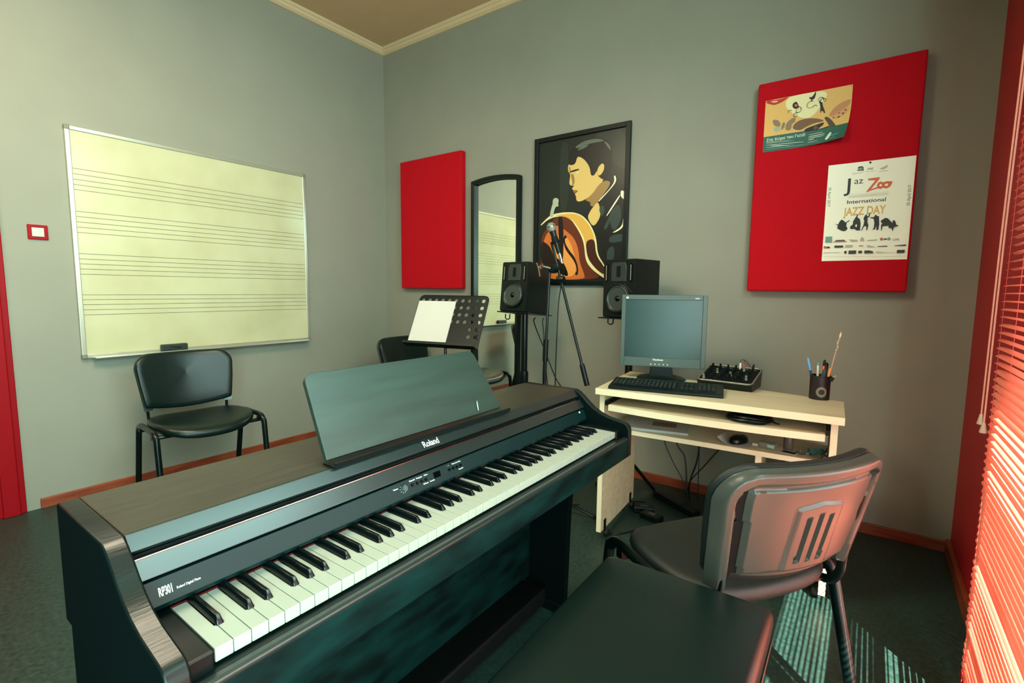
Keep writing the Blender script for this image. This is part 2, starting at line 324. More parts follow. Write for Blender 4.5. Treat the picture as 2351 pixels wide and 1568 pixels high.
# flat artwork outlines (tenths of a millimetre from each sheet's centre)
ART = {
 'portrait': [
  ('haze', [(-1560,4410),(-880,4590),(-790,970),(-1020,-180),(-1450,-290)]),
  ('haze', [(670,4960),(3180,4720),(3280,2040),(2440,2560)]),
  ('skin', [(-910,2940),(-880,2560),(-690,2370),(-790,1700),(-540,1580),(-350,1610),(-550,1440),(-510,1310),(-60,1220),(-350,1030),(-230,890),(-210,610),(-20,490),(390,570),(950,870),(1410,1170),(1710,1690),(1810,2100),(1790,2790),(1040,3170),(220,3490),(-440,3520)]),
  ('skindark', [(390,570),(950,870),(1400,1450),(1860,1680),(2330,1480),(1440,400),(1130,80),(810,170),(880,380)]),
  ('skindark', [(-700,2370),(-470,2380),(-350,1940),(-390,1650),(-640,1610),(-510,1740)]),
  ('skindark', [(-840,2860),(-710,2840),(-660,2410),(-760,2420)]),
  ('skinlight', [(1250,-80),(1450,50),(1560,-520),(1200,-990),(990,-620)]),
  ('skin', [(1130,150),(1420,390),(1660,-530),(1130,-1270),(630,-590),(890,-120)]),
  ('hair', [(-860,2940),(-900,3660),(-490,4170),(280,4430),(1230,4450),(1940,4130),(2300,3600),(2290,2720),(2160,1910),(1710,1690),(1310,2020),(1260,2370),(1070,2050),(830,2080),(730,2650),(310,3200),(-190,3480),(-340,2940)]),
  ('hairlight', [(1630,4180),(2100,3830),(2210,3410),(1950,3720)]),
  ('hairlight', [(-280,3780),(50,4010),(690,4090),(380,3890)]),
  ('hairlight', [(-450,4050),(280,4360),(1240,4360),(1790,4120),(1320,4120),(530,4110),(-120,3930)]),
  ('skin', [(1260,2300),(1370,2570),(1600,2760),(1770,2650),(1750,2310),(1540,2030),(1350,2010)]),
  ('hair', [(-750,2560),(-80,2650),(-10,2550),(-700,2450)]),
  ('white', [(-280,2430),(-70,2440),(-140,2330)]),
  ('lip', [(-510,1320),(-40,1240),(-250,1150),(-340,1040)]),
  ('jacket', [(1440,400),(2480,1600),(2640,1690),(3320,900),(3480,-3560),(1990,-3520),(1510,-2080),(1130,-1270),(1660,-530)]),
  ('leather', [(2160,-430),(2900,190),(3080,-780),(2730,-1510),(2430,-1500)]),
  ('leather', [(1810,-1390),(2250,-580),(2530,-50),(2400,-730),(2040,-1470)]),
  ('leather', [(1450,-90),(1760,160),(1920,-200),(1710,-680)]),
  ('white', [(2000,-560),(2880,670),(2960,600),(2060,-620)]),
  ('leather', [(2290,-1840),(3310,-1760),(3340,-2240),(2230,-2330)]),
  ('leather', [(2160,-2670),(2620,-2480),(2680,-3400),(2110,-3450)]),
  ('white', [(1420,410),(2190,1090),(2520,1500),(2450,1880),(2560,1870),(2640,1580),(2490,1290),(1470,350)]),
  ('white', [(2950,940),(3290,800),(3280,260),(2960,530)]),
  ('white', [(3210,-590),(3300,-590),(3250,-1340),(2740,-1650),(2440,-1670),(2660,-1580),(3120,-1300)]),
  ('binding', [(-2970,-780),(-2340,-300),(-1900,-140),(-1110,-100),(-340,-160),(330,-430),(920,-1050),(1350,-1930),(1480,-3010),(2000,-3730),(2000,-3840),(1480,-3440),(1300,-3000),(1190,-1920),(760,-1140),(170,-600),(-500,-440),(-1190,-350),(-1890,-370),(-2430,-520),(-2970,-900)]),
  ('rim', [(-1890,-290),(-1190,-220),(-340,-250),(250,-490),(840,-1110),(1230,-1920),(1340,-3070),(2000,-3880),(2030,-4590),(1250,-4010),(700,-3340),(550,-2180),(110,-1350),(-410,-740),(-1190,-350)]),
  ('rimdark', [(560,-2100),(1230,-1960),(1370,-3070),(2000,-3840),(2020,-4380),(1250,-3860),(740,-3270)]),
  ('binding', [(-580,-580),(-390,-700),(130,-1320),(560,-2100),(740,-3200),(1250,-3830),(2020,-4450),(2030,-4590),(1130,-4010),(610,-3410),(450,-2170),(30,-1380)]),
  ('burst', [(-1850,-410),(-1150,-350),(-580,-610),(10,-1350),(430,-2170),(600,-3410),(1130,-4020),(1910,-4650),(-2900,-4630),(-2950,-1620),(-2330,-980)]),
  ('orange', [(-2590,-1570),(-1790,-860),(-1080,-1210),(-300,-1840),(60,-2590),(170,-3480),(520,-4220),(620,-4640),(-2710,-4630),(-2840,-2630)]),
  ('amber', [(-1860,-1760),(-1160,-1500),(-540,-2120),(-180,-3170),(-60,-4210),(-650,-4500),(-1900,-4190)]),
  ('fhole', [(-1110,-1760),(-1030,-1620),(-850,-1700),(-880,-1850),(-1000,-1880),(-970,-2180),(-610,-2710),(-260,-3060),(20,-3620),(100,-4060),(20,-4360),(-150,-4320),(-130,-4170),(-20,-4100),(-90,-3690),(-340,-3280),(-690,-2900),(-960,-2550),(-1120,-2100)]),
  ('hair', [(-1580,-280),(-1140,-460),(-1070,-3450),(-1380,-3440),(-1520,-1180)]),
  ('hair', [(-2950,-1860),(-2210,-2270),(-1830,-3050),(-1030,-3450),(-570,-4500),(-1450,-4190),(-2920,-3630)]),
  ('mic', [(-2250,-230),(-2110,-390),(-1980,-320),(-1800,330),(-1550,310),(-1510,530),(-1620,320),(-1510,790),(-1790,940),(-2010,840),(-2020,500),(-2090,360)]),
 ],
 'jazz': [
  ('ink', [(-510,1920),(-220,1890),(-250,1930),(-260,2070),(-370,2120),(-480,2090),(-480,1960)]),
  ('paper', [(-450,2050),(-430,2050),(-430,1950),(-450,1950)]),
  ('paper', [(-390,2050),(-370,2050),(-370,1940),(-390,1940)]),
  ('paper', [(-330,2050),(-310,2040),(-310,1930),(-330,1930)]),
  ('faint', [(-680,1810),(-240,1830),(-250,1810),(-680,1780)]),
  ('faint', [(-130,1910),(-70,2000),(50,1990),(130,2010),(100,1880),(0,1920)]),
  ('faint', [(-140,1840),(230,1830),(230,1820),(-140,1820)]),
  ('faint', [(370,1910),(530,1980),(670,2040),(650,1930),(540,1860),(410,1860)]),
  ('faint', [(350,1780),(670,1800),(670,1770),(350,1760)]),
  ('orange', [(-50,1500),(400,1520),(390,1440),(100,1000),(330,1070),(380,1010),(120,950),(-70,870),(-60,930),(240,1390),(-30,1420)]),
  ('orange', [(310,1150),(360,1280),(470,1310),(540,1260),(660,1300),(890,1270),(880,1190),(820,1040),(690,970),(530,1020),(460,960),(350,1030)]),
  ('paper', [(400,1140),(450,1200),(500,1180),(500,1100),(430,1090)]),
  ('paper', [(600,1150),(670,1200),(740,1170),(720,1090),(640,1080)]),
  ('faint', [(-790,830),(810,810),(810,800),(-790,820)]),
  ('faint', [(-790,690),(820,680),(820,670),(-780,680)]),
  ('faint', [(-740,750),(760,740),(760,720),(-740,730)]),
  ('dark', [(-1220,-510),(-1100,-560),(-1050,-430),(-980,-330),(-900,-370),(-800,-480),(-640,-370),(-660,-440),(-750,-490),(-760,-660),(-700,-760),(-740,-860),(-850,-900),(-970,-850),(-1120,-750),(-1110,-610)]),
  ('dark', [(-610,-760),(-590,-680),(-500,-590),(-500,-450),(-420,-280),(-340,-130),(-320,-150),(-340,-270),(-240,-360),(-190,-580),(-200,-900),(-330,-890),(-430,-810),(-550,-820)]),
  ('paper', [(-410,-690),(-370,-580),(-330,-640),(-340,-740)]),
  ('dark', [(-160,-920),(-70,-620),(-60,-450),(-100,-340),(-30,-170),(20,-170),(40,-260),(120,-200),(100,-90),(140,-110),(150,-250),(60,-320),(70,-530),(120,-690),(80,-910),(50,-910),(40,-720),(-50,-710),(-130,-910)]),
  ('dark', [(150,-310),(300,-310),(340,-210),(400,-220),(420,-270),(490,-280),(530,-660),(510,-920),(440,-920),(420,-710),(380,-880),(280,-890),(330,-820),(340,-580),(300,-390),(160,-340)]),
  ('dark', [(580,-490),(730,-380),(830,-400),(1020,-630),(1030,-510),(1110,-530),(1170,-720),(1250,-760),(1250,-800),(1170,-790),(1090,-840),(1060,-990),(1040,-990),(1010,-880),(900,-860),(880,-750),(660,-760),(640,-960),(620,-960),(600,-700),(650,-620),(590,-580)]),
  ('teal', [(-1580,-1120),(-1300,-1120),(-1290,-1420),(-1580,-1410)]),
  ('dark', [(-1140,-1310),(-790,-1310),(-760,-1360),(-1170,-1350)]),
  ('rust', [(-1220,-1360),(-710,-1370),(-700,-1420),(-1230,-1400)]),
  ('faint', [(-620,-1300),(-260,-1340),(-250,-1430),(-510,-1420)]),
  ('faint', [(-160,-1320),(-90,-1200),(-10,-1310),(0,-1400),(-160,-1400)]),
  ('faint', [(120,-1370),(500,-1350),(500,-1400),(130,-1410)]),
  ('rust', [(600,-1330),(660,-1270),(720,-1330),(690,-1420),(620,-1400)]),
  ('teal', [(880,-1340),(930,-1270),(1000,-1330),(980,-1420),(910,-1420)]),
  ('dark', [(740,-1330),(870,-1340),(870,-1390),(740,-1380)]),
  ('rust', [(-1630,-1580),(-1510,-1590),(-1510,-1700),(-1630,-1690)]),
  ('dark', [(-1500,-1620),(-1370,-1610),(-1370,-1690),(-1500,-1690)]),
  ('ink', [(-1180,-1570),(-820,-1580),(-820,-1680),(-1180,-1680)]),
  ('faint', [(-730,-1560),(-440,-1570),(-440,-1680),(-730,-1680)]),
  ('rust', [(-200,-1610),(-10,-1610),(-10,-1640),(-190,-1650)]),
  ('faint', [(130,-1600),(420,-1690),(420,-1720),(130,-1700)]),
  ('dark', [(540,-1670),(900,-1670),(910,-1710),(540,-1700)]),
  ('dark', [(1170,-1670),(1590,-1640),(1590,-1700),(1170,-1690)]),
  ('faint', [(-1620,-1890),(-930,-1900),(-930,-1920),(-1620,-1920)]),
  ('dark', [(-770,-1870),(-660,-1840),(-670,-1980),(-740,-1980)]),
  ('ink', [(-580,-1840),(-280,-1840),(-280,-2000),(-580,-2000)]),
  ('dark', [(-190,-1860),(-50,-1860),(-40,-1970),(-190,-1980)]),
  ('ink', [(40,-1860),(230,-1860),(380,-1910),(390,-1990),(50,-2000)]),
  ('faint', [(470,-1920),(870,-1980),(1210,-1990),(1210,-2000),(530,-1990)]),
  ('ink', [(1280,-1880),(1560,-1880),(1560,-2020),(1280,-2030)]),
  ('faint', [(-1590,-2090),(1660,-2170),(1660,-2180),(-1590,-2100)]),
 ],
 'flyer': [
  ('red1', [(-1860,1270),(-1670,1280),(-1460,1240),(-1230,1240),(-960,1270),(-790,1270),(-1040,1100),(-1220,1040),(-1450,990),(-1660,1080),(-1820,1160)]),
  ('creamy', [(-1670,1200),(-1390,1200),(-1250,1140),(-1450,1110)]),
  ('pale', [(-650,1290),(680,1260),(900,1010),(430,230),(120,50),(-320,180),(-910,730),(-950,1110)]),
  ('black', [(340,1270),(370,1260),(370,1120),(320,930),(260,930),(190,840),(160,880),(190,930),(90,1000),(100,1080),(170,1030),(270,1120)]),
  ('black', [(-630,870),(-520,970),(-430,940),(-380,820),(-330,720),(-390,620),(-500,620),(-610,720)]),
  ('skinr', [(-540,850),(-430,840),(-390,750),(-440,710),(-520,750)]),
  ('black', [(560,840),(590,740),(680,700),(680,580),(830,180),(770,160),(730,270),(650,310),(640,220),(600,220),(610,390),(560,680),(520,710)]),
  ('grey1', [(-1500,210),(-1400,280),(-1220,200),(-1110,40),(-1110,-90),(-1220,-120),(-1410,-10)]),
  ('grey2', [(-1400,-130),(-1270,-90),(-1090,-140),(-1100,-290),(-1250,-360),(-1380,-310)]),
  ('grey1', [(-1040,-50),(-980,80),(-900,20),(-920,-170),(-1020,-310),(-1070,-240)]),
  ('grey1', [(-800,50),(-610,190),(-430,180),(-460,-10),(-610,-100),(-600,-300),(-710,-400),(-870,-330),(-880,-130)]),
  ('brown', [(-560,-310),(-500,-120),(-270,30),(80,60),(460,-10),(770,-150),(770,-210),(350,-230),(40,-340),(-150,-450),(-390,-420)]),
  ('black', [(-60,-570),(0,-450),(150,-390),(460,-320),(810,-250),(780,-380),(580,-510),(540,-570)]),
  ('brown2', [(340,-460),(420,-360),(550,-410),(540,-520),(410,-550)]),
  ('brown3', [(960,10),(1150,330),(1460,540),(1830,640),(1810,380),(1520,210),(1090,-60)]),
  ('peach', [(1050,-120),(1480,170),(1800,290),(1750,30),(1500,-110),(1260,-160)]),
  ('black', [(1130,-110),(1190,-60),(1220,-120),(1170,-150)]),
  ('black', [(1340,-120),(1440,-80),(1450,-140),(1360,-170)]),
  ('black', [(1500,30),(1600,50),(1610,-10),(1540,-40)]),
  ('black', [(1590,150),(1680,200),(1690,130),(1630,110)]),
  ('black', [(1340,40),(1430,90),(1440,50),(1370,20)]),
  ('brown4', [(780,-50),(900,-10),(1010,-110),(1100,-200),(1280,-470),(1330,-540),(1120,-570),(1010,-440),(920,-260)]),
  ('black', [(580,-570),(1120,-460),(1000,-540)]),
  ('seal', [(940,-1140),(1010,-980),(1100,-830),(1180,-830),(1200,-920),(1140,-1050),(1100,-1160),(1000,-1200)]),
  ('whitish', [(1130,-1030),(1520,-950),(1520,-970),(1160,-1050)]),
  ('whitish', [(1160,-1150),(1410,-1130),(1410,-1150),(1160,-1170)]),
  ('line', [(170,-750),(800,-720),(800,-750),(170,-770)]),
  ('line', [(170,-830),(890,-820),(900,-860),(180,-870)]),
  ('line', [(170,-910),(860,-910),(860,-940),(170,-950)]),
  ('line', [(170,-1000),(440,-990),(440,-1030),(180,-1030)]),
  ('line', [(160,-1130),(620,-1110),(620,-1130),(160,-1150)]),
  ('line', [(-1740,-810),(-570,-870),(-570,-880),(-1740,-830)]),
  ('line', [(-1730,-860),(-410,-930),(-410,-940),(-1730,-880)]),
  ('line', [(-1730,-950),(-10,-1050),(0,-1080),(-1730,-980)]),
  ('line', [(-1490,-1020),(-640,-1110),(-640,-1140),(-1490,-1050)]),
  ('line', [(-1720,-1070),(-420,-1120),(-420,-1130),(-1720,-1090)]),
  ('line', [(-1720,-1170),(810,-1210),(810,-1220),(-1720,-1180)]),
 ],
}
# thin window glass: mostly clear with a faint reflection
nt = GLASS.node_tree; nt.nodes.clear(); ou = nt.nodes.new('ShaderNodeOutputMaterial'); ms = nt.nodes.new('ShaderNodeMixShader'); tr = nt.nodes.new('ShaderNodeBsdfTransparent'); gl = nt.nodes.new('ShaderNodeBsdfGlossy')
gl.inputs['Roughness'].default_value = 0.02; ms.inputs[0].default_value = 0.06
nt.links.new(tr.outputs[0], ms.inputs[1]); nt.links.new(gl.outputs[0], ms.inputs[2]); nt.links.new(ms.outputs[0], ou.inputs[0])

# ------------------------------------------------------------------ digital piano (root on the floor, local axes = room axes)
PX, PY = 2.70, -2.124
YL, YR = -2.80 - PY, -1.445 - PY       # outer faces of the end cheeks (local)
def px(x): return x - PX
pn = thing('digital_piano', 'long black wood-veneer digital piano with its music rest raised, standing in mid-room', 'piano', (PX, PY, 0))
cheek = [(2.53, .655), (2.53, .852), (2.535, .857), (2.748, .857), (2.762, .85), (2.778, .838), (2.80, .818), (2.82, .802), (2.845, .788), (2.875, .778), (2.93, .768), (2.942, .764), (2.951, .753), (2.953, .74), (2.953, .655)]
cheek = [(px(a), b) for a, b in cheek]
for a, b in ((YL, YL + .028), (YR - .028, YR)):
    o_ = MB().prism(cheek, a, b).build('end_cheek', [WOODB, SIDEB], pn, bevel=.003, smooth=35)
    for p_ in o_.data.polygons:
        if abs(p_.normal.y) > .9: p_.material_index = 1
iy0, iy1 = YL + .028, YR - .028
MB().box(px(2.532), px(2.746), iy0, iy1, .836, .8565).build('top_board', TOPW, pn, bevel=.002)
MB().box(px(2.532), px(2.55), iy0, iy1, .655, .836).box(px(2.55), px(2.93), iy0, iy1, .655, .668).build('case', WOODB, pn)
# sliding lid: upper slat, groove, lower slat with a bright ridge
lid = MB()
lid.prism([(px(x), z) for x, z in ((2.7455, .8565), (2.7635, .8365), (2.758, .830), (2.742, .84), (2.742, .8565))], iy0, iy1)
lid.prism([(px(x), z) for x, z in ((2.7655, .8245), (2.7695, .8235), (2.788, .8010), (2.778, .795), (2.758, .82))], iy0, iy1)
ld = lid.build('sliding_lid', SATIN, pn, bevel=.001)
MB().box(px(2.75), px(2.7575), iy0, iy1, .80, .828).build('lid_groove', BLACKM, ld)
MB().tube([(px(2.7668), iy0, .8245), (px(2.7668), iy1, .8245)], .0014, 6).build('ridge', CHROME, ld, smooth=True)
# control panel below the lid
A = Vector((px(2.785), 0, .7945)); B = Vector((px(2.7975), 0, .7655))
cp = MB().prism([(A.x, A.z), (B.x, B.z), (B.x + .0015, B.z - .003), (B.x - .004, B.z - .012), (px(2.76), .745), (px(2.76), .7925)], iy0, iy1).build('control_panel', CTRL, pn, bevel=.0008)
dn = (B - A).normalized(); nrm = Vector((-dn.z, 0, dn.x)); nrm = nrm if nrm.x > 0 else -nrm
def panelT(y, t, lift=.0006, s=1.0):
    """text frame on the sloping control panel: x along +y, up along the slope; t = distance down the slope"""
    o = A + dn * t + nrm * lift; o.y = y - PY
    return Matrix((Vector((0, 1, 0)), -dn, nrm)).transposed().to_4x4() @ Matrix.Translation((0, 0, 0)) if False else Matrix.Translation(o) @ Matrix((Vector((0, 1, 0)), -dn, nrm)).transposed().to_4x4()
t = MB()
t.text('RP301', .0165, panelT(-2.751, .0235), bold=.0005, squeeze=.42)
t.text('Roland Digital Piano', .0048, panelT(-2.729, .0225), bold=.00006, squeeze=.80)
t.build('lettering', PRINT, cp, recalc=False); t = MB()
t.text('Volume', .0042, panelT(-2.328, .012), bold=.0001)
t.text('Keytouch', .0042, panelT(-2.282, .007), bold=.0001); t.text('Transpose', .0042, panelT(-2.262, .007), bold=.0001)
t.text('- Piano -', .0042, panelT(-2.240, .007), bold=.0001); t.text('Brilliance', .0042, panelT(-2.246, .0245), bold=.0001); t.text('Function', .0042, panelT(-2.226, .0245), bold=.0001)
t2 = t; t = MB()
t.text('-   +', .0042, panelT(-2.165, .007), bold=.0001); t.text('Metronome Song', .0042, panelT(-2.147, .007), bold=.0001); t.text('Recorder', .0042, panelT(-2.130, .0245), bold=.0001)
t.build('lettering', PRINT, cp, recalc=False); t = t2
for k in range(8):
    a = radians(-220 + k * 37); o = panelT(-2.302, .015) @ Vector((.0085 * cos(a), .0085 * sin(a), 0)); t.box(o.x - .0006, o.x + .0006, o.y - .0006, o.y + .0006, o.z - .0006, o.z + .0006)
t.build('lettering', PRINT, cp, recalc=False)
kT = panelT(-2.302, .0155, 0)
MB().lathe([(.0068, 0), (.0066, .008), (.006, .009), (0.0001, .009)], 20, T=kT).build('volume_knob', MGREY, cp, smooth=True)
for y in (-2.276, -2.262, -2.249, -2.236, -2.160, -2.147, -2.134, -2.121):
    MB().lathe([(.0036, 0), (.0036, .002), (.003, .003), (.0001, .003)], 12, T=panelT(y, .0155, 0)).build('button', GLOSSB, cp, smooth=True)
MB().box(-.0105, .0105, -.0065, .0065, 0, .0008, T=panelT(-2.200, .0145, 0)).build('display', mat('display_window', (1, 2, 2), .4, spec=0.03), cp)
# maker's name on the lid
a0 = Vector((px(2.7455), 0, .8565)); b0 = Vector((px(2.7635), 0, .8365)); d0 = (b0 - a0).normalized(); n0 = Vector((-d0.z, 0, d0.x)); n0 = n0 if n0.x > 0 else -n0
o = a0 + d0 * .0215 + n0 * .0006; o.y = -2.2105 - PY
MB().text('Roland', .0215, Matrix.Translation(o) @ Matrix((Vector((0, 1, 0)), -d0, n0)).transposed().to_4x4(), bold=.0003, squeeze=.86).build('lettering', PRINT, ld, recalc=False)
o = A + dn * .006 + nrm * .0006; o.y = -1.508 - PY
MB().box(-.004, .004, -.003, .003, 0, .0005, T=Matrix.Translation(o) @ Matrix((Vector((0, 1, 0)), -dn, nrm)).transposed().to_4x4()).build('sticker', PRINT, cp)
# keys
KX, KY, KZ = px(2.9238), -2.7356 - PY, .7452
KW = .0235; BACK = px(2.786)
blacks = set()
wi = 0; pattern = []
seq = ['A', 'A#', 'B'] + ['C', 'C#', 'D', 'D#', 'E', 'F', 'F#', 'G', 'G#', 'A', 'A#', 'B'] * 7 + ['C']
off = {'C#': -.0022, 'D#': .0022, 'F#': -.003, 'G#': 0, 'A#': .003}
BL = MB(); bw = .0098
def black_mesh():
    m = MB(); x0, x1 = -.1, 0.0; h = .0118
    prof0 = [(-bw / 2 - .0008, 0), (bw / 2 + .0008, 0), (bw / 2 - .0008, h - .003), (bw / 2 - .0024, h), (-bw / 2 + .0024, h), (-bw / 2 + .0008, h - .003)]
    secs = [(BACK + .0 - (KX - .047), 1.0), (-.006, 1.0), (0.0, .55), (.0035, 0.0)]
    vs = []; fs = []; n = len(prof0)
    for x, s_ in secs:
        for (y, z) in prof0:
            sy = 1 - (1 - s_) * .12
            vs.append((x, y * sy, z * s_ if s_ > 0 else min(z, .0008)))
    # front slopes down and forward
    for i in range(len(secs) - 1):
        for j in range(n): fs.append((i * n + j, i * n + (j + 1) % n, (i + 1) * n + (j + 1) % n, (i + 1) * n + j))
    fs += [tuple(range(n)), tuple(range(len(secs) * n - 1, (len(secs) - 1) * n - 1, -1))]
    m.add(vs, fs); return m
whites = [n_ for n_ in seq if '#' not in n_]
left_cut = {'C': 0, 'D': 1, 'E': 1, 'F': 0, 'G': 1, 'A': 1, 'B': 1}; right_cut = {'C': 1, 'D': 1, 'E': 0, 'F': 1, 'G': 1, 'A': 1, 'B': 0}
kprev = None; wi = 0; first_black = None; wproto = {}
for i, nme in enumerate(seq):
    if '#' in nme:
        yc = KY + wi * KW + off[nme]
        if first_black is None:
            first_black = black_mesh().build('black_key', EBONY, pn, bevel=.0009, seg=2, smooth=30); ob = first_black
        else:
            ob = first_black.copy(); COL.objects.link(ob); ob.parent = pn
        ob.location = (KX - .047, yc, KZ)
    else:
        lc = left_cut[nme] if i > 0 else 0; rc = right_cut[nme] if i < len(seq) - 1 else 0
        lo = {'C': 0, 'D': off['C#'], 'E': off['D#'], 'F': 0, 'G': off['F#'], 'A': off['G#'], 'B': off['A#']}[nme]; ro = {'C': off['C#'], 'D': off['D#'], 'E': 0, 'F': off['F#'], 'G': off['G#'], 'A': off['A#'], 'B': 0}[nme]
        key = (nme, lc, rc)
        if key not in wproto:
            g = .0005; cut = -.0475; yl = g; yr = KW - g
            li = (bw / 2 + .0015 + lo) if lc else g; ri = KW - (bw / 2 + .0015) + ro if rc else KW - g
            poly = [(0, yl), (0, yr), (cut, yr)] + ([(cut, ri)] if rc else []) + [(BACK - KX, ri), (BACK - KX, li)] + ([(cut, li)] if lc else []) + [(cut, yl)]
            m = MB().prism(poly, -.019, 0, axis='z')
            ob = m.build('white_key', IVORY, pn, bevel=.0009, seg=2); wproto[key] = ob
        else:
            ob = wproto[key].copy(); COL.objects.link(ob); ob.parent = pn
        ob.location = (KX, KY + wi * KW, KZ); wi += 1
KE = KY + 52 * KW
MB().box(BACK - .003, BACK + .003, KY, KE, KZ - .006, KZ + .0002).build('felt_strip', REDFELT, pn)
# end blocks, key slip and front rail
for a, b in ((iy0, KY - .0015), (KE + .0015, iy1)):
    MB().box(BACK - .02, px(2.928), a, b, .69, .7475).build('end_block', BLACK, pn, bevel=.003)
MB().box(px(2.80), px(2.936), iy0, iy1, .70, .7225).build('key_bed', BLACK, pn)
MB().prism([(px(2.9265), .668), (px(2.9265), .7215), (px(2.945), .7225), (px(2.9505), .7195), (px(2.9505), .668)], iy0, iy1).build('key_slip', SATIN, pn, bevel=.0015)
MB().box(px(2.90), px(2.9515), iy0, iy1, .655, .7145).build('front_rail', WOODD, pn, bevel=.001)
# stand: side panels with feet, dusty back panel, pedal beam with three pedals
for a, b in ((YL + .002, YL + .03), (YR - .03, YR - .002)):
    sp = MB().prism([(px(2.548), .04), (px(2.548), .655), (px(2.775), .655), (px(2.75), .58), (px(2.735), .40), (px(2.725), .04)], a, b).build('side_panel', SIDEB, pn, bevel=.003)
    MB().box(px(2.52), px(2.80), a - .006, b + .006, 0, .04).build('foot', BLACK, sp, bevel=.006)
MB().box(px(2.552), px(2.568), YL + .03, YR - .03, .10, .655).build('back_panel', WOODD, pn)
MB().box(px(2.555), px(2.668), YL + .03, YR - .03 - .035, .045, .105).build('pedal_beam', BEAM, pn, bevel=.008, seg=3)
for y in (-.075, 0, .075):
    MB().pad(rrect(.085, .026, .012), [(.0, .04), (.9, .04), (1, .044), (1, .05), (.9, .053), (0, .053)], T=Matrix.Translation((px(2.72), y, 0))).build('pedal', GOLDP, pn, smooth=True)
# music rest: leaning board on a ledge with a lip, and a page clip
bo = Vector((px(2.728), 0, .866)); tp_ = Vector((px(2.630), 0, 1.022))
ax = (tp_ - bo).normalized(); L = (tp_ - bo).length; nn = Vector((ax.z, 0, -ax.x))
def restT(dy=0): return Matrix.Translation(bo) @ Matrix((Vector((0, 1, 0)), ax, nn)).transposed().to_4x4()
yl_, yr_ = -2.447 - PY, -1.888 - PY
out = [(yl_, 0), (yr_, 0)]
out += [(yr_ + (.0) - .020 + .0 + .02 * cos(radians(a)) - .012, L - .022 + .02 * sin(radians(a))) for a in range(0, 91, 15)]
out += [(yl_ + .012 + .022 - .02 * cos(radians(a)) + .0, L - .022 + .02 * sin(radians(a))) for a in range(90, -1, -15)]
out = [(x, y + (.010 * (1 - ((x - (yl_ + yr_) / 2) / ((yr_ - yl_) / 2)) ** 2) if y > .1 else 0)) for x, y in out]
mr = MB().prism(out, 0, .012, axis='z', T=restT()).build('music_rest', RESTM, pn, bevel=.0015)
MB().box(px(2.715), px(2.7505), yl_ + .006, yr_ + .02, .8565, .8605).prism([(px(2.7505), .8565), (px(2.7545), .8565), (px(2.7585), .869), (px(2.7555), .870)], yl_ + .006, yr_ + .02).build('rest_ledge', BLACK, mr, bevel=.001)
MB().tube([restT() @ Vector((yr_ - .10, .008, .016)), restT() @ Vector((yr_ - .094, .03, .018)), restT() @ Vector((yr_ - .089, .036, .018))], .0012, 6).build('page_clip', CHROME, mr, smooth=True)

# ------------------------------------------------------------------ padded bench at the piano
bn = thing('piano_bench', 'flat black leatherette bench seat in the near foreground, in front of the piano keys', 'bench', (3.268, -2.207, 0), (0, 0, radians(1.0)))
def bend_b(q):
    e = (abs(q.x) / .19) ** 4 * .004 + (abs(q.y) / .34) ** 6 * .004
    return Vector((q.x, q.y, q.z - (e if q.z > .52 else 0)))
O = rrect(.375, .68, .014, 5); O = dens(O, .03)
MB().pad(O, [(0, .470), (.97, .470), (.995, .476), (1.0, .488), (1.012, .510), (1.006, .530), (.99, .541), (.962, .5465), (.93, .549), (.6, .550), (0, .550)], bend=bend_b).build('cushion', LEATH, bn, smooth=60)
MB().tube([(p[0] * 1.004, p[1] * 1.002, .4765) for p in O] + [(O[0][0] * 1.004, O[0][1] * 1.002, .4765)], .003, 6).build('piping', LEATH, bn, smooth=True)
MB().box(-.165, .165, -.31, .25, .42, .470).build('apron', BLACK, bn, bevel=.003)
for sx in (-1, 1):
    for y in (-.29, .2): MB().box(sx * .145 - .018, sx * .145 + .018, y - .018, y + .018, 0, .42).build('leg', BLACK, bn, bevel=.003)

